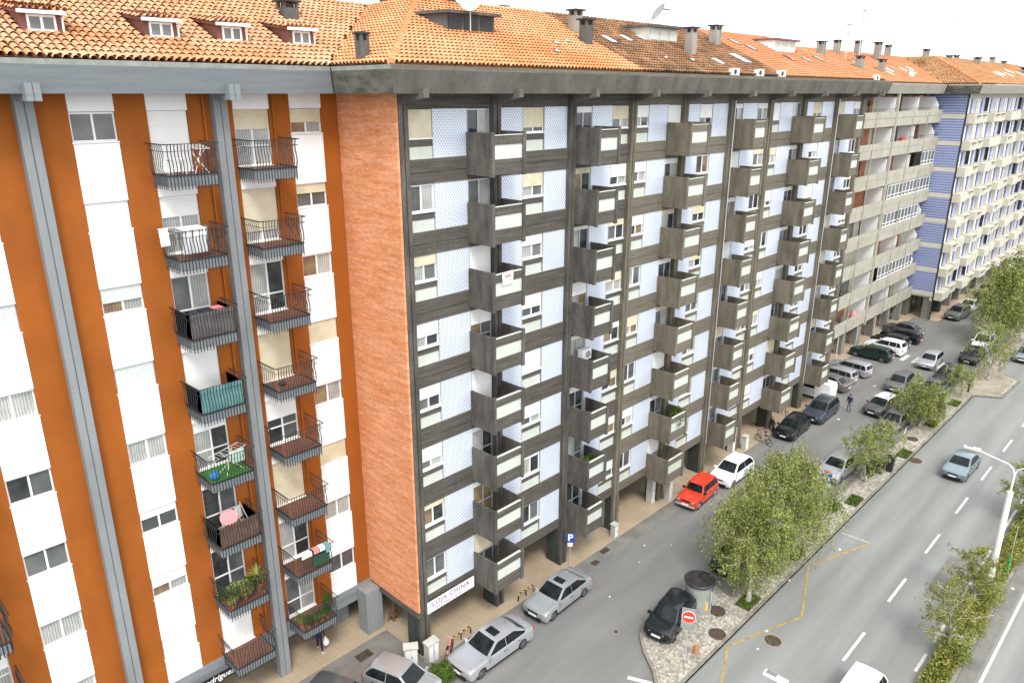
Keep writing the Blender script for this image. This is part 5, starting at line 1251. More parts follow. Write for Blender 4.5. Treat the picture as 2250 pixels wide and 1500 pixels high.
# ================================================================== STREET FURNITURE
def lamp(x, y, label, h0=6.3, h1=8.0, arm=2.1):
    o = thing('street_lamp', label, 'street lamp', (x, y, .12), 'double armed street lamps')
    g = MB(); g.lathe((0, 0, 0), [(.19, 0), (.18, .4), (.15, h0)], 16); lpart('pole', g, M['plw'], o, 40)
    g = MB(); g.tube([(0, 0, h0), (0, 0, h0+1.2)], .055, 8)
    for s_ in (-1, 1): g.tube([(0, 0, h0+.9), (0, s_*.1, h0+1.35), (0, s_*.35, h0+1.55), (0, s_*(arm-.3), h0+1.85)], .035, 6)
    lpart('arm', g, M['plw'], o, 60)
    for s_ in (-1, 1):
        hd = MB(); yy0, yy1 = sorted((s_*(arm-.35), s_*(arm+.45))); zz = h0+1.84
        hd.add([(-.10, yy0, zz), (.10, yy0, zz), (.14, yy1, zz+.02), (-.14, yy1, zz+.02), (-.08, yy0, zz+.12), (.08, yy0, zz+.12), (.11, yy1, zz+.10), (-.11, yy1, zz+.10)], [(0, 3, 2, 1), (4, 5, 6, 7), (0, 1, 5, 4), (1, 2, 6, 5), (2, 3, 7, 6), (3, 0, 4, 7)])
        hh = lpart('lamp_head', hd, M['plw'], o)
        g = MB(); c = (yy0+yy1)/2+s_*.16; g.box(-.08, c-.18, zz+.115, .08, c+.18, zz+.13); lpart('solar_panel', g, M['glassm'], hh)
    return o
lamp(44.9, 5.7, 'white double armed street lamp rising from the median at the right edge')
lamp(20.9, 5.7, 'street lamp of which only the white head shows at the bottom edge')
g = MB(); g.tube([(47.2, 5.25, .1), (47.2, 5.25, 1.5)], .045, 8); g2 = MB(); g2.tube([(47.2, 5.25, 1.5), (47.2, 5.25, 3.4)], .02, 6)
o = one('marker_post', g, M['green'], 'thin post with green lower half in the median bushes', 'post', (47.2, 5.25, .1)); part('upper_rod', g2, M['alu'], o)
def text(name, s, size, m, parent, loc, rot, ext=.004, align='CENTER', xs=1.0, bold=0, shear=0):
    cu = bpy.data.curves.new(name, 'FONT'); cu.body = s; cu.size = size; cu.extrude = ext; cu.align_x = align; cu.align_y = 'CENTER'; cu.offset = bold; cu.shear = shear; cu.space_character = xs
    tmp = bpy.data.objects.new(name, cu); col.objects.link(tmp); bpy.context.view_layer.update()
    me = bpy.data.meshes.new_from_object(tmp.evaluated_get(bpy.context.evaluated_depsgraph_get())); bpy.data.objects.remove(tmp)
    V = [tuple(v.co) for v in me.vertices]; F = [tuple(p.vertices) for p in me.polygons]; bpy.data.meshes.remove(me)
    par = list(range(len(V)))
    def fd(a):
        while par[a] != a: par[a] = par[par[a]]; a = par[a]
        return a
    for f in F:
        for q in f[1:]: par[fd(q)] = fd(f[0])
    isl_ = {}
    for f in F: isl_.setdefault(fd(f[0]), []).append(f)
    for fs_ in isl_.values():
        ids = sorted({i for f in fs_ for i in f}); mp_ = {i: k for k, i in enumerate(ids)}; g = MB(); g.v = [V[i] for i in ids]; g.f = [tuple(mp_[i] for i in f) for f in fs_]; g.m = [0]*len(g.f)
        o = link('letter', mkmesh('letter', g, m), parent, loc); o.rotation_euler = rot
    return o
# no entry sign: plate turned to face the street corner
ang = R(-25)
o = thing('no_entry_sign', 'red round no entry sign on a grey plate in front of the small black hatchback', 'traffic sign', (27.75, 14.95, .12))
g = MB(); g.tube([(0, 0, 0), (0, 0, 3.2)], .03, 8); lpart('post', g, M['alu'], o)
def rotf(mb, a, c=(0, 0)):
    mb.v = [((p[0]-c[0])*math.cos(a)-(p[1]-c[1])*math.sin(a)+c[0], (p[0]-c[0])*math.sin(a)+(p[1]-c[1])*math.cos(a)+c[1], p[2]) for p in mb.v]; return mb
fa = R(-62)
g = MB(); g.box(-.34, -.06, 2.15, .34, -.045, 3.35); lpart('plate', rotf(g, fa), M['cap'], o)
def disc(r, y0, y1, zc, m=0, n=28):
    g = MB(); g.ext([(r*math.cos(2*math.pi*q/n), zc+r*math.sin(2*math.pi*q/n)) for q in range(n)], y0, y1, m); return g
lpart('rim', rotf(disc(.335, -.075, -.0605, 2.85), fa), M['signt'], o); lpart('disc', rotf(disc(.31, -.085, -.0755, 2.85), fa), M['signr'], o)
g = MB(); g.box(-.22, -.09, 2.80, .22, -.0855, 2.90); lpart('bar', rotf(g, fa), M['signt'], o)
o = thing('sign_post', 'thin grey post with a small sign seen edge on, beside the advertising drum', 'sign post', (30.15, 15.1, .12)); g = MB(); g.tube([(0, 0, 0), (0, 0, 2.9)], .03, 8); lpart('post', g, M['alu'], o)
g = MB(); g.box(-.25, -.05, 2.2, .25, -.035, 2.75); lpart('plate', rotf(g, R(115)), M['cap'], o)
# P sign
o = thing('parking_sign', 'blue parking sign with white P in front of the third dark pillar', 'traffic sign', (30.1, 24.35, .014))
g = MB(); g.tube([(0, 0, 0), (0, 0, 2.25)], .028, 8); lpart('post', g, M['alu'], o)
fa = R(-50)
g = MB(); g.box(-.27, -.05, 1.75, .27, -.035, 2.32); lpart('plate', rotf(g, fa), M['signb'], o)
t = text('letter_p', 'P', .62, M['signt'], o, (.055*math.sin(fa), -.055*math.cos(fa), 2.03), (R(90), 0, fa), bold=.012)
g = MB(); g.box(-.15, -.05, 1.45, .15, -.035, 1.68); lpart('lower_plate', rotf(g, fa), M['signt'], o)
# disabled parking sign
o = thing('disabled_parking_sign', 'blue and white disabled parking sign by the silver people carrier', 'traffic sign', (47.6, 16.3, .12))
g = MB(); g.tube([(0, 0, 0), (0, 0, 2.5)], .028, 8); lpart('post', g, M['alu'], o)
fa = R(-55); g = MB(); g.box(-.30, -.05, 1.75, .30, -.035, 2.45); lpart('plate', rotf(g, fa), M['signb'], o)
g = MB(); g.tube([(-.05, -.07, 2.3), (-.02, -.07, 2.1), (.1, -.07, 2.08), (.17, -.07, 1.92)], .03, 5)
for q in range(14): a = 2*math.pi*q/14; b = 2*math.pi*(q+1)/14; g.tube([(.12*math.cos(a), -.07, 2.0+.12*math.sin(a)), (.12*math.cos(b), -.07, 2.0+.12*math.sin(b))], .02, 4)
lpart('wheelchair_symbol', rotf(g, fa), M['signt'], o); g = MB(); g.box(-.30, -.05, 1.42, .30, -.035, 1.7); lpart('lower_plate', rotf(g, fa), M['signt'], o)
g = MB(); g.box(-.2, -.06, 2.5, .2, -.04, 2.62); lpart('red_plate', rotf(g, fa), M['signr'], o)
# advertising drum
o = thing('advertising_drum', 'squat grey advertising drum with black domed lid and blue white posters', 'advertising column', (32.15, 16.85, .12))
g = MB(); g.lathe((0, 0, 0), [(.74, 0), (.74, 1.62)], 40); lpart('drum', g, M['drumm'], o, 40)
g = MB(); g.lathe((0, 0, 1.60), [(.80, 0), (.85, .05), (.85, .13), (.80, .17), (.72, .14), (.45, .20), (.01, .23)], 40); lpart('lid', g, M['drumt'], o, 50)
def curved(a0, a1, z0, z1, r, m, nm):
    g = MB(); n = 8
    for q in range(n+1): a = R(a0+(a1-a0)*q/n); g.v += [(r*math.cos(a), r*math.sin(a), z0), (r*math.cos(a), r*math.sin(a), z1)]
    g.f = [(q*2, q*2+2, q*2+3, q*2+1) for q in range(n)]; g.m = [0]*n; return lpart(nm, g, m, o)
curved(-98, -62, .25, 1.45, .747, M['signb'], 'poster'); curved(-96, -64, .6, .82, .752, M['signt'], 'poster_print'); curved(-96, -64, .95, 1.15, .752, M['signt'], 'poster_print'); curved(-120, -106, .2, .9, .747, M['yel'], 'poster')
# bollard stump
g = MB(); g.lathe((28.9, 15.0, .12), [(.16, 0), (.15, .25), (.06, .42)], 12); one('traffic_cone', g, M['orangel'], 'faded red cone stump near the tip of the island', 'cone', (28.9, 15.0, .12), smooth=40)
# utility cabinets
def cabinet(x, y, w, d, h, lab, rot=0, z=.03):
    w *= .88; d *= .9; h *= .92; o = thing('utility_cabinet', lab, 'utility cabinet', (x, y, z), 'white utility cabinets by the arcade', R(rot))
    g = MB(); g.box(-w/2, -d/2, 0, w/2, d/2, h); lpart('box', g, M['cabinet'], o)
    g = MB(); g.add([(-w/2-.04, -d/2-.04, h+.002), (w/2+.04, -d/2-.04, h+.002), (w/2+.04, d/2+.04, h+.002), (-w/2-.04, d/2+.04, h+.002), (-w/2-.04, -d/2-.04, h+.05), (w/2+.04, -d/2-.04, h+.05), (w/2+.04, d/2+.04, h+.11), (-w/2-.04, d/2+.04, h+.11)], [(0, 3, 2, 1), (4, 5, 6, 7), (0, 1, 5, 4), (1, 2, 6, 5), (2, 3, 7, 6), (3, 0, 4, 7)]); lpart('lid', g, M['cabinet'], o)
    g = MB(); g.box(-w/2+.05, -d/2-.012, .08, -.01, -d/2-.001, h-.08); g.box(.01, -d/2-.012, .08, w/2-.05, -d/2-.001, h-.08); dd = lpart('door', g, M['plw'], o)
    g = MB(); g.box(.03, -d/2-.03, h*.5, .06, -d/2-.0125, h*.5+.1); lpart('handle', g, M['black'], dd)
cabinet(18.35, 24.75, .75, .4, 1.15, 'cream utility cabinet left of the corner pillar', -35)
cabinet(19.25, 24.25, .75, .42, 1.2, 'whiter utility cabinet right of the corner pillar', 0)
cabinet(34.55, 24.35, .45, .35, .95, 'small white cabinet beside the drain at the fourth pillar', 0)
cabinet(39.7, 25.1, .5, .5, 2.15, 'tall poster covered white cabinet left of the fifth pillar', 0)
cabinet(40.95, 24.45, .5, .4, 1.7, 'tall narrow white cabinet right of the fifth pillar', 0)
cabinet(50.8, 25.0, .5, .5, 2.15, 'tall narrow white cabinet by the seventh pillar', 0)
cabinet(51.9, 24.4, .55, .4, 1.2, 'low white cabinet behind the white hatchback', 0)
cabinet(69.4, 27.6, .5, .4, 1.1, 'white cabinet at the foot of the last dark pillar', 0)
# hoop barriers
for (xa, xb, lab) in ((20.6, 21.95, 'yellow and black striped hoop barrier behind the large silver saloon'), (25.6, 26.85, 'yellow and black striped hoop barrier beside the second pillar')):
    y = 24.3; o = thing('hoop_barrier', lab, 'barrier', ((xa+xb)/2, y, .014), 'striped hoop barriers'); w_ = (xb-xa)/2
    segs = 11; pts = [(-w_, 0), (-w_, .42), (-w_+.08, .5)]+[(-w_+.08+(2*w_-.16)*q/7, .5) for q in range(1, 8)]+[(w_, .42), (w_, 0)]
    gy, gk = MB(), MB()
    for q in range(len(pts)-1): (gk if q % 2 == 0 else gy).tube([(pts[q][0], 0, pts[q][1]), (pts[q+1][0], 0, pts[q+1][1])], .035, 8)
    gk.tube([(0, 0, .48), (0, 0, 0)], .03, 8)
    lpart('yellow_stripes', gy, M['yel'], o); lpart('black_stripes', gk, M['black'], o)
g = MB(); g.tube([(18.9, 23.6, 0), (18.9, 23.6, 1.6)], .03, 6); one('thin_post', g, M['alu'], 'thin bare grey post standing by the bright green bush', 'post', (18.9, 23.6, 0))
# bins and planters on the island
for i, (x, y, lab, m_) in enumerate(((54.4, 15.6, 'dark green wheeled bin beside the leaning post', 'dgreen_bin'), (55.1, 15.15, 'pair bin in dark grey, middle one under the thin birch', 'b'), (55.9, 14.75, 'black slim litter bin closest to the kerb', 'c'))):
    g = MB(); w0, w1, hh = (.26, .32, 1.0) if i == 0 else (.2, .26, 1.15)
    g.add([(x-w0, y-w0, .12), (x+w0, y-w0, .12), (x+w0, y+w0, .12), (x-w0, y+w0, .12), (x-w1, y-w1, .12+hh), (x+w1, y-w1, .12+hh), (x+w1, y+w1, .12+hh), (x-w1, y+w1, .12+hh)], [(0, 3, 2, 1), (4, 5, 6, 7), (0, 1, 5, 4), (1, 2, 6, 5), (2, 3, 7, 6), (3, 0, 4, 7)])
    g.box(x-w1-.03, y-w1-.05, .12+hh, x+w1+.03, y+w1+.03, .12+hh+.07)
    o = one('litter_bin', g, paint('dgreen', *CP['dgreen']) if i == 0 else M['black'], lab, 'bin', (x, y, .12), 'bins on the island')
    g = MB(); g.box(x-w1+.03, y-w1-.075, .12+hh+.01, x+w1-.03, y-w1-.051, .12+hh+.05); part('handle', g, M['alu'], o)
for i, (x, y) in enumerate(((77.6, 14.9), (79.6, 15.2), (80.8, 15.9))):
    g = MB(); g.lathe((x, y, .126), [(.09, 0), (.09, .7), (.12, .72), (.12, .85), (.05, .92)], 12); one('bollard', g, M['black'], ['black bollard closest on the pale crossing pavement', 'middle black bollard beside the feathery tree', 'black bollard behind, next to the parked cars'][i], 'bollard', (x, y, .126), 'black bollards', 40)
g = MB(); g.tube([(52.9, 15.7, .12), (53.2, 15.7, 2.1)], .035, 6); one('leaning_post', g, M['cap'], 'pale leaning wooden stake by the dark green bin', 'post', (53, 15.7, .12))
for i, (x, y, r_) in enumerate(((73.2, 21.9, .3), (62.9, 21.3, .2), (38.0, 14.3, .14), (43.2, 13.4, .16), (33.0, 13.2, .15), (31.4, 12.9, .12), (46.2, 4.7, .15), (29.5, 20.9, .1), (35.1, 22.4, .1), (28.8, 22.9, .08), (33.4, 21.6, .07), (36.3, 21.2, .07))):
    r_ *= .55; random.seed(40+i); g = MB(); g.lathe((x, y, .01), [(r_*.9, 0), (r_, r_*.3), (r_*.6, r_*.6), (.01, r_*.5)], 7); g.v = [(a+random.uniform(-.25, .25)*r_, b+random.uniform(-.25, .25)*r_, c) for a, b, c in g.v]
    one('litter', g, M['cloth'] if i else M['cream'], ['crumpled pale bag lying in the side street before the dark grey hatchback', 'white scrap lying by the dark sport utility car', 'small white scrap near the kerb under the birch', 'white scrap by the yellow line corner', 'white paper on the kerb edge by the first grass pit', 'white paper lump by the yellow line start', 'white scrap in the gutter of the median', 'white speck closest in the parking lane', 'tiny white scrap behind the silver chrome nosed saloon', 'small white scrap beside the broken drain patch', 'tiny white speck in the open parking lane', 'tiny pale scrap in the middle of the parking lane'][i], 'litter', (x, y, .01), None, 60)
# motorbike and bicycles by the arcade
def bike(x, y, ang, lab, m, motor=False):
    o = thing('motorbike' if motor else 'bicycle', lab, 'motorbike' if motor else 'bicycle', (x, y, .014), None if motor else 'bicycles parked by the arcade', R(ang)); rr = .31; L = .58 if not motor else .66
    for sx in (-1, 1):
        g = MB(); n = 18
        for q in range(n):
            a, b = 2*math.pi*q/n, 2*math.pi*(q+1)/n
            g.tube([(sx*L+rr*math.cos(a), 0, rr+rr*math.sin(a)), (sx*L+rr*math.cos(b), 0, rr+rr*math.sin(b))], .025 if not motor else .055, 5)
        for q in range(8): a = math.pi*q/4; g.tube([(sx*L, 0, rr), (sx*L+rr*math.cos(a), 0, rr+rr*math.sin(a))], .006, 3)
        lpart('wheel', g, M['tyre'], o)
    g = MB()
    fr = [((-L, 0, rr), (-.12, 0, .28)), ((-L, 0, rr), (-.18, 0, .72)), ((-.12, 0, .28), (-.2, 0, .8)), ((-.12, 0, .28), (L-.16, 0, .74)), ((-.18, 0, .72), (L-.14, 0, .8)), ((L, 0, rr), (L-.17, 0, .92))]
    for a, b in fr: g.tube([a, b], .022 if not motor else .04, 6)
    g.tube([(L-.17, -.26, .95), (L-.17, .26, .95)], .016, 5); lpart('frame', g, M[m], o)
    g = MB(); g.box(-.34, -.07, .8, -.08, .07, .85)
    if motor: g.box(-.5, -.13, .66, .05, .13, .8); 
    lpart('seat', g, M['black'], o)
    if motor:
        g = MB(); g.lathe((.15, 0, .62), [(.05, 0), (.17, .1), (.15, .22), (.04, .28)], 10); lpart('tank', g, M['black'], o, 60); g = MB(); g.box(-.2, -.15, .2, .2, .15, .5); lpart('engine', g, M['alu'], o)
        g = MB(); g.lathe((L-.1, 0, .8), [(.02, 0), (.1, .04), (.1, .12), (.02, .16)], 10); lpart('headlight', g, M['lampc'], o, 60)
    return o
bike(56.9, 24.5, 35, 'black motorbike parked against the eighth pillar', 'black', True)
bike(54.5, 24.1, 60, 'pink framed bicycle leaning ahead of the black hatchback', 'pink')
bike(53.9, 23.8, 75, 'pale bicycle next to the pink framed one', 'cap')
bike(60.6, 25.2, 50, 'dark bicycle inside the arcade behind the sport utility car', 'redc')
bike(19.95, 23.75, 35, 'small reddish bicycle behind the nose of the large silver saloon', 'pink')
g = MB(); g.tube([(19.75, 28.0, .03), (19.75, 28.0, 1.3)], .08, 6); g.tube([(19.5, 28.2, .03), (19.75, 28.0, .9)], .05, 6); g.tube([(20.0, 28.1, .03), (19.75, 28.0, .8)], .05, 6); g.box(19.5, 27.8, .5, 20.0, 28.2, .56)
one('wooden_stand', g, M['wood'], 'brown wooden stand behind the big grey column', 'stand', (19.75, 28.0, .03))

# ================================================================== PEOPLE
def person(x, y, ang, label, pts_cfg, top, trouser, z=.03, h=1.66, bag=None, shoes='cloth', hair='hair'):
    s = h/1.7
    J = {'pelvis': (0, 0, .92), 'spine': (.02, 0, 1.12), 'chest': (.03, 0, 1.34), 'neck': (.04, 0, 1.47), 'head': (.06, 0, 1.60), 'crown': (.06, 0, 1.68)}
    for sd_, sg in (('l', 1), ('r', -1)):
        J['hip'+sd_] = (0, sg*.09, .88); J['sh'+sd_] = (.02, sg*.18, 1.40)
    J.update(pts_cfg)
    E_ = [('pelvis', 'spine'), ('spine', 'chest'), ('chest', 'neck'), ('neck', 'head'), ('head', 'crown')]
    for q in 'lr': E_ += [('pelvis', 'hip'+q), ('hip'+q, 'knee'+q), ('knee'+q, 'ankle'+q), ('ankle'+q, 'toe'+q), ('chest', 'sh'+q), ('sh'+q, 'elb'+q), ('elb'+q, 'wrist'+q), ('wrist'+q, 'hand'+q)]
    Rr = dict(pelvis=.14, spine=.125, chest=.15, neck=.055, head=.095, crown=.07, hip=.095, knee=.062, ankle=.042, toe=.04, sh=.07, elb=.045, wrist=.03, hand=.036)
    names = list(J); idx = {n: i for i, n in enumerate(names)}
    me = bpy.data.meshes.new('body'); me.from_pydata([tuple(c*s for c in J[n]) for n in names], [(idx[a], idx[b]) for a, b in E_], []); ob_ = bpy.data.objects.new('tmp', me); col.objects.link(ob_)
    md = ob_.modifiers.new('skin', 'SKIN'); ob_.modifiers.new('sub', 'SUBSURF').levels = 2
    for i, n in enumerate(names):
        k = n if n in Rr else n[:-1]; r_ = Rr[k]*s; me.skin_vertices[0].data[i].radius = (r_, r_*(.72 if k in ('chest', 'spine', 'pelvis') else 1)) 
        me.skin_vertices[0].data[i].use_root = (n == 'pelvis')
    bpy.context.view_layer.update()
    bm_ = bpy.data.meshes.new_from_object(ob_.evaluated_get(bpy.context.evaluated_depsgraph_get())); bpy.data.objects.remove(ob_)
    bm_.materials.clear()
    for m in (M[top], M[trouser], M['skin'], M[shoes]): bm_.materials.append(m)
    ws = np.array([tuple(c*s for c in J[n]) for n in names])
    for p in bm_.polygons:
        c = np.array(p.center); n_ = names[int(np.argmin(((ws-c)**2).sum(1)))]
        k = 0
        if c[2] < .95*s and (n_.startswith(('hip', 'knee', 'ankle', 'pelvis', 'toe'))): k = 1
        if n_.startswith('toe') or (n_.startswith('ankle') and c[2] < .09): k = 3
        if n_ in ('head', 'crown') or n_.startswith('hand') or (n_ == 'neck' and c[2] > 1.46*s): k = 2
        p.material_index = k
    bm_.shade_smooth()
    o = thing('person', label, 'person', (x, y, z), None, R(ang)); link('body', bm_, o)
    g = MB(); hx, hy, hz = (c*s for c in J['head']); g.lathe((hx-.02, hy, hz-.03), [(.06, -.02), (.112, .02), (.115, .07), (.09, .13), (.01, .155)], 12); lpart('hair', g, M[hair], o, 60)
    g = MB(); g.box(hx+.085, hy-.013, hz-.03, hx+.112, hy+.013, hz+.015); lpart('nose', g, M['skin'], o)
    g = MB()
    for q in (-1, 1): g.box(hx+.08, hy+q*.035-.012, hz+.02, hx+.098, hy+q*.035+.012, hz+.035)
    lpart('eyes', g, M['hair'], o)
    for q in 'lr':
        hp = J['hand'+q]; g = MB()
        for t in range(5): g.tube([(hp[0]*s+(t-2)*.013, hp[1]*s, hp[2]*s), (hp[0]*s+(t-2)*.016+.01, hp[1]*s, hp[2]*s-.06-.01*(t in (1, 2, 3)))], .008, 4)
        lpart('fingers', g, M['skin'], o)
    if bag:
        g = MB(); g.lathe(bag, [(.02, .0), (.06, -.08), (.17, -.28), (.19, -.42), (.12, -.52)], 10); lpart_ = mkmesh('bag', g, M['cloth'], (0, 0, 0), 60)
        a = R(ang); bx = x; b_ = link('carrier_bag', mkmesh('carrier_bag', g, M['cloth'], bag, 60), None, (x+bag[0]*math.cos(a)-bag[1]*math.sin(a), y+bag[0]*math.sin(a)+bag[1]*math.cos(a), z+bag[2])); tag(b_, 'full white carrier bag hanging from the walking person\'s hand', 'bag')
    return o
person(15.75, 28.9, -115, 'person in navy clothes and white shoes walking with a white bag under the lowest balcony', dict(
    kneel=(.18, .09, .50), anklel=(.20, .09, .09), toel=(.33, .09, .04), kneer=(-.02, -.09, .50), ankler=(-.28, -.09, .14), toer=(-.18, -.09, .05),
    elbl=(-.06, .24, 1.14), wristl=(.02, .27, .92), handl=(.04, .27, .83), elbr=(.10, -.24, 1.15), wristr=(.16, -.27, .93), handr=(.18, -.27, .84)), 'navy', 'navy', bag=(.04, .30, .82))
person(65.3, 21.35, 170, 'person in a dark jacket and grey trousers standing beside the dark sport utility car', dict(
    kneel=(.03, .12, .49), anklel=(.0, .14, .08), toel=(.14, .16, .04), kneer=(.02, -.12, .49), ankler=(-.03, -.14, .08), toer=(.11, -.17, .04),
    elbl=(.0, .26, 1.14), wristl=(.14, .22, 1.0), handl=(.22, .2, .99), elbr=(-.02, -.25, 1.13), wristr=(.05, -.27, .90), handr=(.07, -.27, .81)), 'navy', 'grayc', z=0, shoes='black')

# ================================================================== BALCONY THINGS
def at(c, k, fx, fy):
    x0, x1, y0, z = OB[(c, k)]; return x0+(x1-x0)*fx, y0+(YO-y0)*fy, z
def pot_plant(x, y, z, lab, r=.28, h=.5, n=700, m='leafd', pot=True, size=.07, seed=1, group='potted plants on balconies', spiky=False):
    global rng; rng = np.random.default_rng(seed); random.seed(seed)
    o = thing('potted_plant', lab, 'plant', (x, y, z), group)
    if pot: g = MB(); g.lathe((0, 0, 0), [(.10, 0), (.14, .2), (.15, .22), (.12, .2)], 10); lpart('pot', g, M['terra'], o, 40)
    u = rng.normal(size=(n, 3)); u /= np.linalg.norm(u, axis=1)[:, None]; P = u*(rng.random(n)**.4)[:, None]*np.array([r, r, h/2])+np.array([0, 0, .22+h/2])
    if spiky:
        g = MB()
        for q in range(46):
            a = random.random()*6.28; t = random.uniform(.2, 1.3); L_ = r*1.5; c = Vector((0, 0, .22+h*.55)); e = c+Vector((math.cos(a)*math.cos(t-.4), math.sin(a)*math.cos(t-.4), math.sin(t-.4)))*L_; w_ = Vector((-math.sin(a), math.cos(a), 0))*.022
            mid = c.lerp(e, .5)+Vector((0, 0, .05)); g.add([tuple(c-w_), tuple(c+w_), tuple(mid+w_), tuple(mid-w_), tuple(e)], [(0, 1, 2, 3), (3, 2, 4)])
        g.tube([(0, 0, .1), (0, 0, .22+h*.55)], .03, 6); lpart('leaves', g, M[m], o)
    else: c = link('foliage', leaves('foliage', P, size, M[m]), o)
    return o
# row 6 left: lush plants
x0, x1, y0, z = OB[('L', 6)]
for i, (fx, fy, r_, h_, m_, sp) in enumerate(((.25, .3, .38, .75, 'leafg', False), (.5, .25, .42, .7, 'leafy', False), (.68, .4, .4, .6, 'leafd', False), (.9, .35, .42, .9, 'leafy', True), (.05, .5, .3, .5, 'leafd', False), (.12, -.12, .22, .35, 'leafy', False))):
    x, y, z = at('L', 6, fx, fy)
    if fy < 0: y = y0+.14
    pot_plant(x, y, z, ['grassy green plant left of centre on the lush lower balcony', 'yellowish grassy plant in the middle of the lush lower balcony', 'dark leafy plant right of centre on the lush lower balcony', 'spiky pale plant at the right end of the lush lower balcony', 'dark plant in the back corner of the lush lower balcony', 'small flowering plant in the front corner of the lush lower balcony'][i], r_, h_, 900, m_, True, .09, 50+i, spiky=sp)
x0, x1, y0, z = OB[('R', 7)]
for i in range(6):
    x, y, z = at('R', 7, [.08, .2, .42, .6, .78, .95][i], [.3, .14, .12, .12, .14, .4][i])
    pot_plant(x, y, z, ['yellow green plant at the left corner of the lowest right balcony', 'bushy plant near the front left corner of the lowest right balcony', 'trailing plant at the front rail centre of the lowest right balcony', 'leafy plant right of the rail centre on the lowest right balcony', 'dense plant by the front right corner of the lowest right balcony', 'tall shrub in the right rear corner of the lowest right balcony'][i], [.3, .26, .26, .28, .3, .3][i], [.5, .45, .4, .4, .5, .9][i], 700, ['leafy', 'leafd', 'leafg', 'leafg', 'leafd', 'leafd'][i], True, .07, 70+i)
x, y, z = at('F', 6, .85, .3); pot_plant(x, y, z, 'green potted plant on the balcony cut by the left edge', .4, .8, 1000, 'leafg', True, .08, 80)
x, y, z = at('F', 6, .6, .25); pot_plant(x, y, z, 'second potted plant on the balcony at the left edge', .3, .6, 700, 'leafd', True, .08, 81)
def rack(x, y, z, lab, ang=0, cloth=None):
    o = thing('drying_rack', lab, 'drying rack', (x, y, z), 'clothes drying racks', R(ang)); g = MB(); W_, D_, H_ = .85, .5, .9
    for s_ in (-1, 1):
        g.tube([(-W_/2*s_, -D_/2, 0), (W_/2*s_*.7, D_/2, H_)], .014, 5); g.tube([(-W_/2*s_, D_/2, 0), (W_/2*s_*.7, -D_/2, H_)], .014, 5)
        g.tube([(-W_, s_*D_/2, H_), (W_*.75, s_*D_/2, H_+.1)], .012, 5)
    for q in range(9): xx = -W_+q*W_*1.75/8; g.tube([(xx, -D_/2, H_+.012*q), (xx, D_/2, H_+.012*q)], .006, 4)
    lpart('frame', g, M['plw'], o); return o
x, y, z = at('L', 4, .62, .4); rack(x, y, z, 'white folding drying rack over green turf on a balcony', 12)
g = MB(); g.box(x-.05, y-.28, z+.45, x+.5, y-.25, z+1.0); one('hanging_towel', g, mat('mint_towel', (.45, .62, .52), .9, var=.1), 'pale mint towel hanging from the rack over the turf', 'towel', (x+.2, y-.26, z+1))
x0, x1, y0, z = OB[('L', 4)]; g = MB(); g.box(x0+.05, y0+.04, z+.001, x1-.05, YO-.05, z+.03); one('turf_mat', g, M['turf'], 'bright green artificial turf mat covering a balcony floor', 'turf mat', ((x0+x1)/2, y0+.5, z))
g = MB(); g.lathe((x0+.25, y0+.3, z+.03), [(.02, 0), (.18, .08), (.2, .22), (.12, .36), (.02, .4)], 14); one('blue_tub', g, M['bluep'], 'round blue plastic tub on the turf covered balcony', 'tub', (x0+.25, y0+.3, z+.03), None, 60)
x, y, z = at('F', 6, .35, .4); rack(x, y, z+.02, 'white drying rack on the balcony cut by the left edge', 0)
x, y, z = at('L', 0, .78, .45); rack(x, y, z, 'thin drying rack folded out on the top left balcony', 80)
x, y, z = at('L', 0, .3, .35)
o = thing('plastic_table', 'small white plastic table on the top left balcony', 'table', (x, y, z)); g = MB(); g.box(-.3, -.22, .52, .3, .22, .56); lpart('tabletop', g, M['plw'], o)
for sx in (-1, 1):
    for sy in (-1, 1): g = MB(); g.tube([(sx*.24, sy*.17, 0), (sx*.24, sy*.17, .52)], .02, 5); lpart('leg', g, M['plw'], o)
# laundry on row 1 left
x0, x1, y0, z = OB[('L', 1)]
g = MB(); n = 10
g.add([(x0+.15+.9*q/n, y0-.12+.02*math.sin(q*2), z+1.14) for q in range(n+1)]+[(x0+.15+.9*q/n, y0+.08+.03*math.sin(q*1.7), z+.22) for q in range(n+1)]+[(x0+.15+.9*q/n, y0+.65, z+1.16) for q in range(n+1)],
      [(q, q+1, n+2+q, n+1+q) for q in range(n)]+[(2*n+2+q, 2*n+3+q, q+1, q) for q in range(n)])
one('drying_sheet', g, M['cloth'], 'large white sheet draped over the second balcony rail to dry', 'laundry', (x0+.6, y0, z+1))
g = MB(); g.add([(x0-.45, y0+.55, z+1.2), (x0-.12, y0+.5, z+1.18), (x0-.10, y0+.5, z+.55), (x0-.42, y0+.55, z+.52)], [(0, 1, 2, 3)]); g.tube([(x0-.5, y0+.5, z+1.2), (x0+.2, y0+.5, z+1.18)], .012, 4)
one('drying_cloth', g, M['cloth'], 'narrow white cloth hanging outside the left side of the second balcony', 'laundry', (x0-.3, y0+.5, z+1.2))
g = MB(); g.box(x1-.75, y0+.4, z+.3, x1-.45, y0+.45, z+1.15); one('drying_trousers', g, M['grayc'], 'dark trousers hanging at the back of the second balcony', 'laundry', (x1-.6, y0+.4, z+1.15))
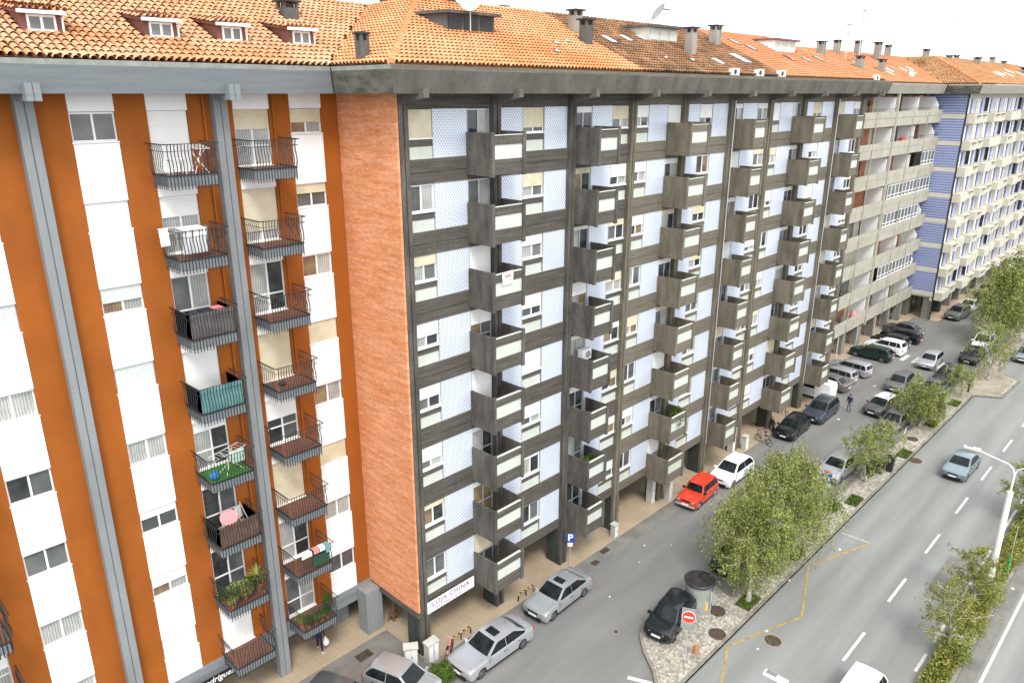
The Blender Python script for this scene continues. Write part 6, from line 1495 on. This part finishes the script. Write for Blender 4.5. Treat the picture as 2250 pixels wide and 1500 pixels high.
# row 2: coloured laundry on top of the screened balcony
x0, x1, y0, z = OB[('L', 2)]
for i, (a, b, m_) in enumerate(((.1, .3, 'black'), (.35, .6, 'navy'), (.62, .85, 'pink'))):
    g = MB(); g.box(x0+(x1-x0)*a, y0+.15, z+.95, x0+(x1-x0)*b, y0+.75, z+.99); g.box(x0+(x1-x0)*a, y0+.73, z+.5, x0+(x1-x0)*b, y0+.76, z+.949); one('folded_laundry', g, M[m_], ['black garment laid over the screened balcony rack', 'navy garment in the middle of the screened balcony rack', 'pink garment on the right of the screened balcony rack'][i], 'laundry', (x0+a, y0+.4, z+1), 'laundry on the screened balcony')
# row 5: pink round table top, white chair
x, y, z = at('L', 5, .42, .45)
o = thing('round_table', 'round pink table top tilted up on the reed screened balcony', 'table', (x, y, z)); g = MB(); g.lathe((0, 0, 0), [(.36, 0), (.37, .02), (.36, .04)], 26); me = mkmesh('tabletop', g, M['pink'], smooth=40); q = link('tabletop', me, o, (0, 0, .95)); q.rotation_euler = (R(48), 0, R(-20)); g = MB(); g.tube([(0, .1, 0), (0, 0, .9)], .025, 6); lpart('leg', g, M['plw'], o)
x, y, z = at('L', 5, .8, .5); o = thing('folding_chair', 'pale folding chair leaning on the reed screened balcony', 'chair', (x, y, z), None, R(30))
g = MB(); g.box(-.2, -.2, .42, .2, .2, .45); lpart('seat', g, M['lower'], o); g = MB(); g.add([(-.2, .18, .6), (.2, .18, .6), (.2, .26, 1.15), (-.2, .26, 1.15), (-.2, .2, .6), (.2, .2, .6), (.2, .28, 1.15), (-.2, .28, 1.15)], [(0, 1, 2, 3), (7, 6, 5, 4), (3, 2, 6, 7)]); lpart('backrest', g, M['lower'], o)
for sx in (-1, 1):
    g = MB(); g.tube([(sx*.21, -.25, 0), (sx*.21, .28, 1.25)], .014, 5); g.tube([(sx*.21, .25, 0), (sx*.21, -.18, .45)], .014, 5); lpart('leg', g, M['plw'], o)
# right column row 6: laundry and green cover
x0, x1, y0, z = OB[('R', 6)]
g = MB(); g.box(x0+.85, y0+.03, z+.1, x1-.06, y0+.06, z+.95); one('green_screen', g, mat('green_net', (.04, .14, .07), .9, var=.2), 'dark green net along half of the laundry balcony rail', 'privacy screen', ((x0+x1)/2, y0, z))
for i, (a, b, m_) in enumerate(((.1, .45, 'cloth'), (.4, .62, 'pink'), (.64, .8, 'cloth'), (.82, .93, 'teal'))):
    g = MB(); g.box(x0+(x1-x0)*a, y0-.16, z+.92-.2*(i == 3), x0+(x1-x0)*b, y0-.14, z+1.10); g.box(x0+(x1-x0)*a, y0-.16, z+1.101, x0+(x1-x0)*b, y0+.12, z+1.125); one('peg_laundry', g, M[m_], ['white cloth over the left of the laundry balcony rail', 'pink cloth over the middle of the laundry balcony rail', 'white cloth right of the pink one on the laundry balcony', 'teal cloth at the right end of the laundry balcony rail'][i], 'laundry', (x0+a, y0, z+1.1), 'laundry on the lower right balcony')
x, y, z = at('R', 3, .3, .45); g = MB(); g.lathe((x, y, z), [(.12, 0), (.18, .1), (.16, .14), (.1, .12)], 12); one('round_bowl', g, M['black'], 'dark round bowl on the floor of a bare right balcony', 'bowl', (x, y, z), None, 50)
# dark building balconies
def atD(i, k, fx, fy):
    x0, x1, y0, b = BALC[(i, k)]; return x0+(x1-x0)*fx, y0+(YF-y0)*fy, b-.47
def acunit(x, y, z, lab):
    o = thing('air_conditioner', lab, 'air conditioner', (x, y, z), 'air conditioners on the dark balconies'); g = MB(); g.box(-.4, -.16, 0, .4, .16, .62); lpart('casing', g, M['plw'], o)
    g = MB(); g.ext([(.1+.2*math.cos(2*math.pi*q/18), .31+.2*math.sin(2*math.pi*q/18)) for q in range(18)], -.175, -.1605); lpart('fan_grille', g, M['cap'], o); return o
x, y, z = atD(2, 4, .55, .75); acunit(x, y, z+1.1, 'white air conditioner standing up in the fifth balcony of the second column')
for (i, k, fx, fy, lab, r_, h_, m_, n_) in ((2, 3, .45, .4, 'flowering plants filling the fourth balcony of the second column', .55, 1.0, 'leafd', 1500), (2, 5, .5, .5, 'small pale plant in a pot, sixth balcony of the second column', .22, .9, 'leafy', 500),
     (2, 6, .3, .35, 'bright green plant spilling left in the seventh balcony of the second column', .45, 1.25, 'leafg', 1500), (2, 6, .75, .45, 'second green plant in the seventh balcony of the second column', .38, 1.15, 'leafd', 1200),
     (3, 6, .8, .3, 'big green shrub over the seventh balcony of the third column', .55, 1.5, 'leafd', 1800), (3, 6, .55, .2, 'green shrub at the front rail of the seventh balcony, third column', .5, 1.3, 'leafg', 1300)):
    if (i, k) not in BALC: i = i-1
    if (i, k) in BALC: x, y, z = atD(i, k, fx, fy); pot_plant(x, y, z, lab, r_, h_, n_, m_, True, .08, 90+i*8+k)
x0, x1, y0, b = BALC[(0, 2)]
g = MB(); g.add([(x0+.55, y0-.05, b+.98), (x0+1.3, y0-.05, b+1.0), (x0+1.28, y0-.03, b+.38), (x0+.62, y0-.03, b+.36)], [(0, 1, 2, 3)]); g.v += [(a, y+.01, c) for a, y, c in g.v]; g.f += [(7, 6, 5, 4), (0, 4, 5, 1)]; g.m = [0]*3
o = one('notice_banner', g, M['plw'], 'small white banner with pink print tied to the third balcony rail', 'banner', (x0+.9, y0-.05, b+.7)); g = MB(); g.box(x0+.75, y0-.056, b+.72, x0+1.15, y0-.0505, b+.84); part('banner_print', g, M['pink'], o)
# shop banner on the first dark block
o = thing('shop_banner', 'white shop banner reading LOJA CHINA below the lowest tiled panel', 'banner', (21.1, 24.8, 2.3))
g = MB(); g.box(-1.55, 0, 0, 1.62, .02, .66); lpart('board', g, M['signt'], o)
text('lettering', 'LOJA CHINA', .40, M['textr'], o, (0, -.006, .44), (R(90), 0, 0), xs=1.15, bold=.006)
text('small_lettering', 'PERTINHO DE SI', .22, M['textb'], o, (-.2, -.006, .14), (R(90), 0, 0), xs=1.1, bold=.004)
# sign on the orange building
o = thing('shop_sign', 'black shop sign with white serif lettering under the orange facade', 'shop sign', (10.4, 28.5, 1.85))
g = MB(); g.box(-2.4, 0, 0, 1.0, .05, .38); lpart('board', g, M['black2'], o)
text('lettering', 'José Rodrigues', .40, M['signt'], o, (-.45, -.006, .2), (R(90), 0, 0), bold=.004, shear=.25)
# plants on the beige top balcony
pot_plant(79.0, 28.2, 24.2, 'tall spiky palm on the top balcony of the beige block', .6, 2.6, 10, 'leafd', True, .1, 120, spiky=True)
pot_plant(77.0, 28.3, 18.2, 'bare spreading cactus on the third beige balcony', .55, 1.8, 10, 'leafd', True, .1, 121, spiky=True)
for i, (x, z, m_) in enumerate(((74.5, 24.2, 'redc'), (90.2, 21.2, 'redc'), (78.5, 6.1, 'black'), (83.0, 3.1, 'pink'), (76, 3.1, 'plw'), (80, 3.1, 'grayc'))):
    g = MB(); g.lathe((x, 28.2, z), [(.3, 0), (.4, .6), (.25, 1.2), (.03, 1.35)], 9); one('stored_item', g, M[m_], ['red covered item on the top beige balcony', 'red item on the second beige balcony', 'black covered heap on the low beige balcony', 'pink covered item at the end of the lowest beige balcony', 'white item among clutter on the lowest beige balcony', 'grey covered item on the lowest beige balcony'][i], 'stored item', (x, 28.2, z), None, 50)
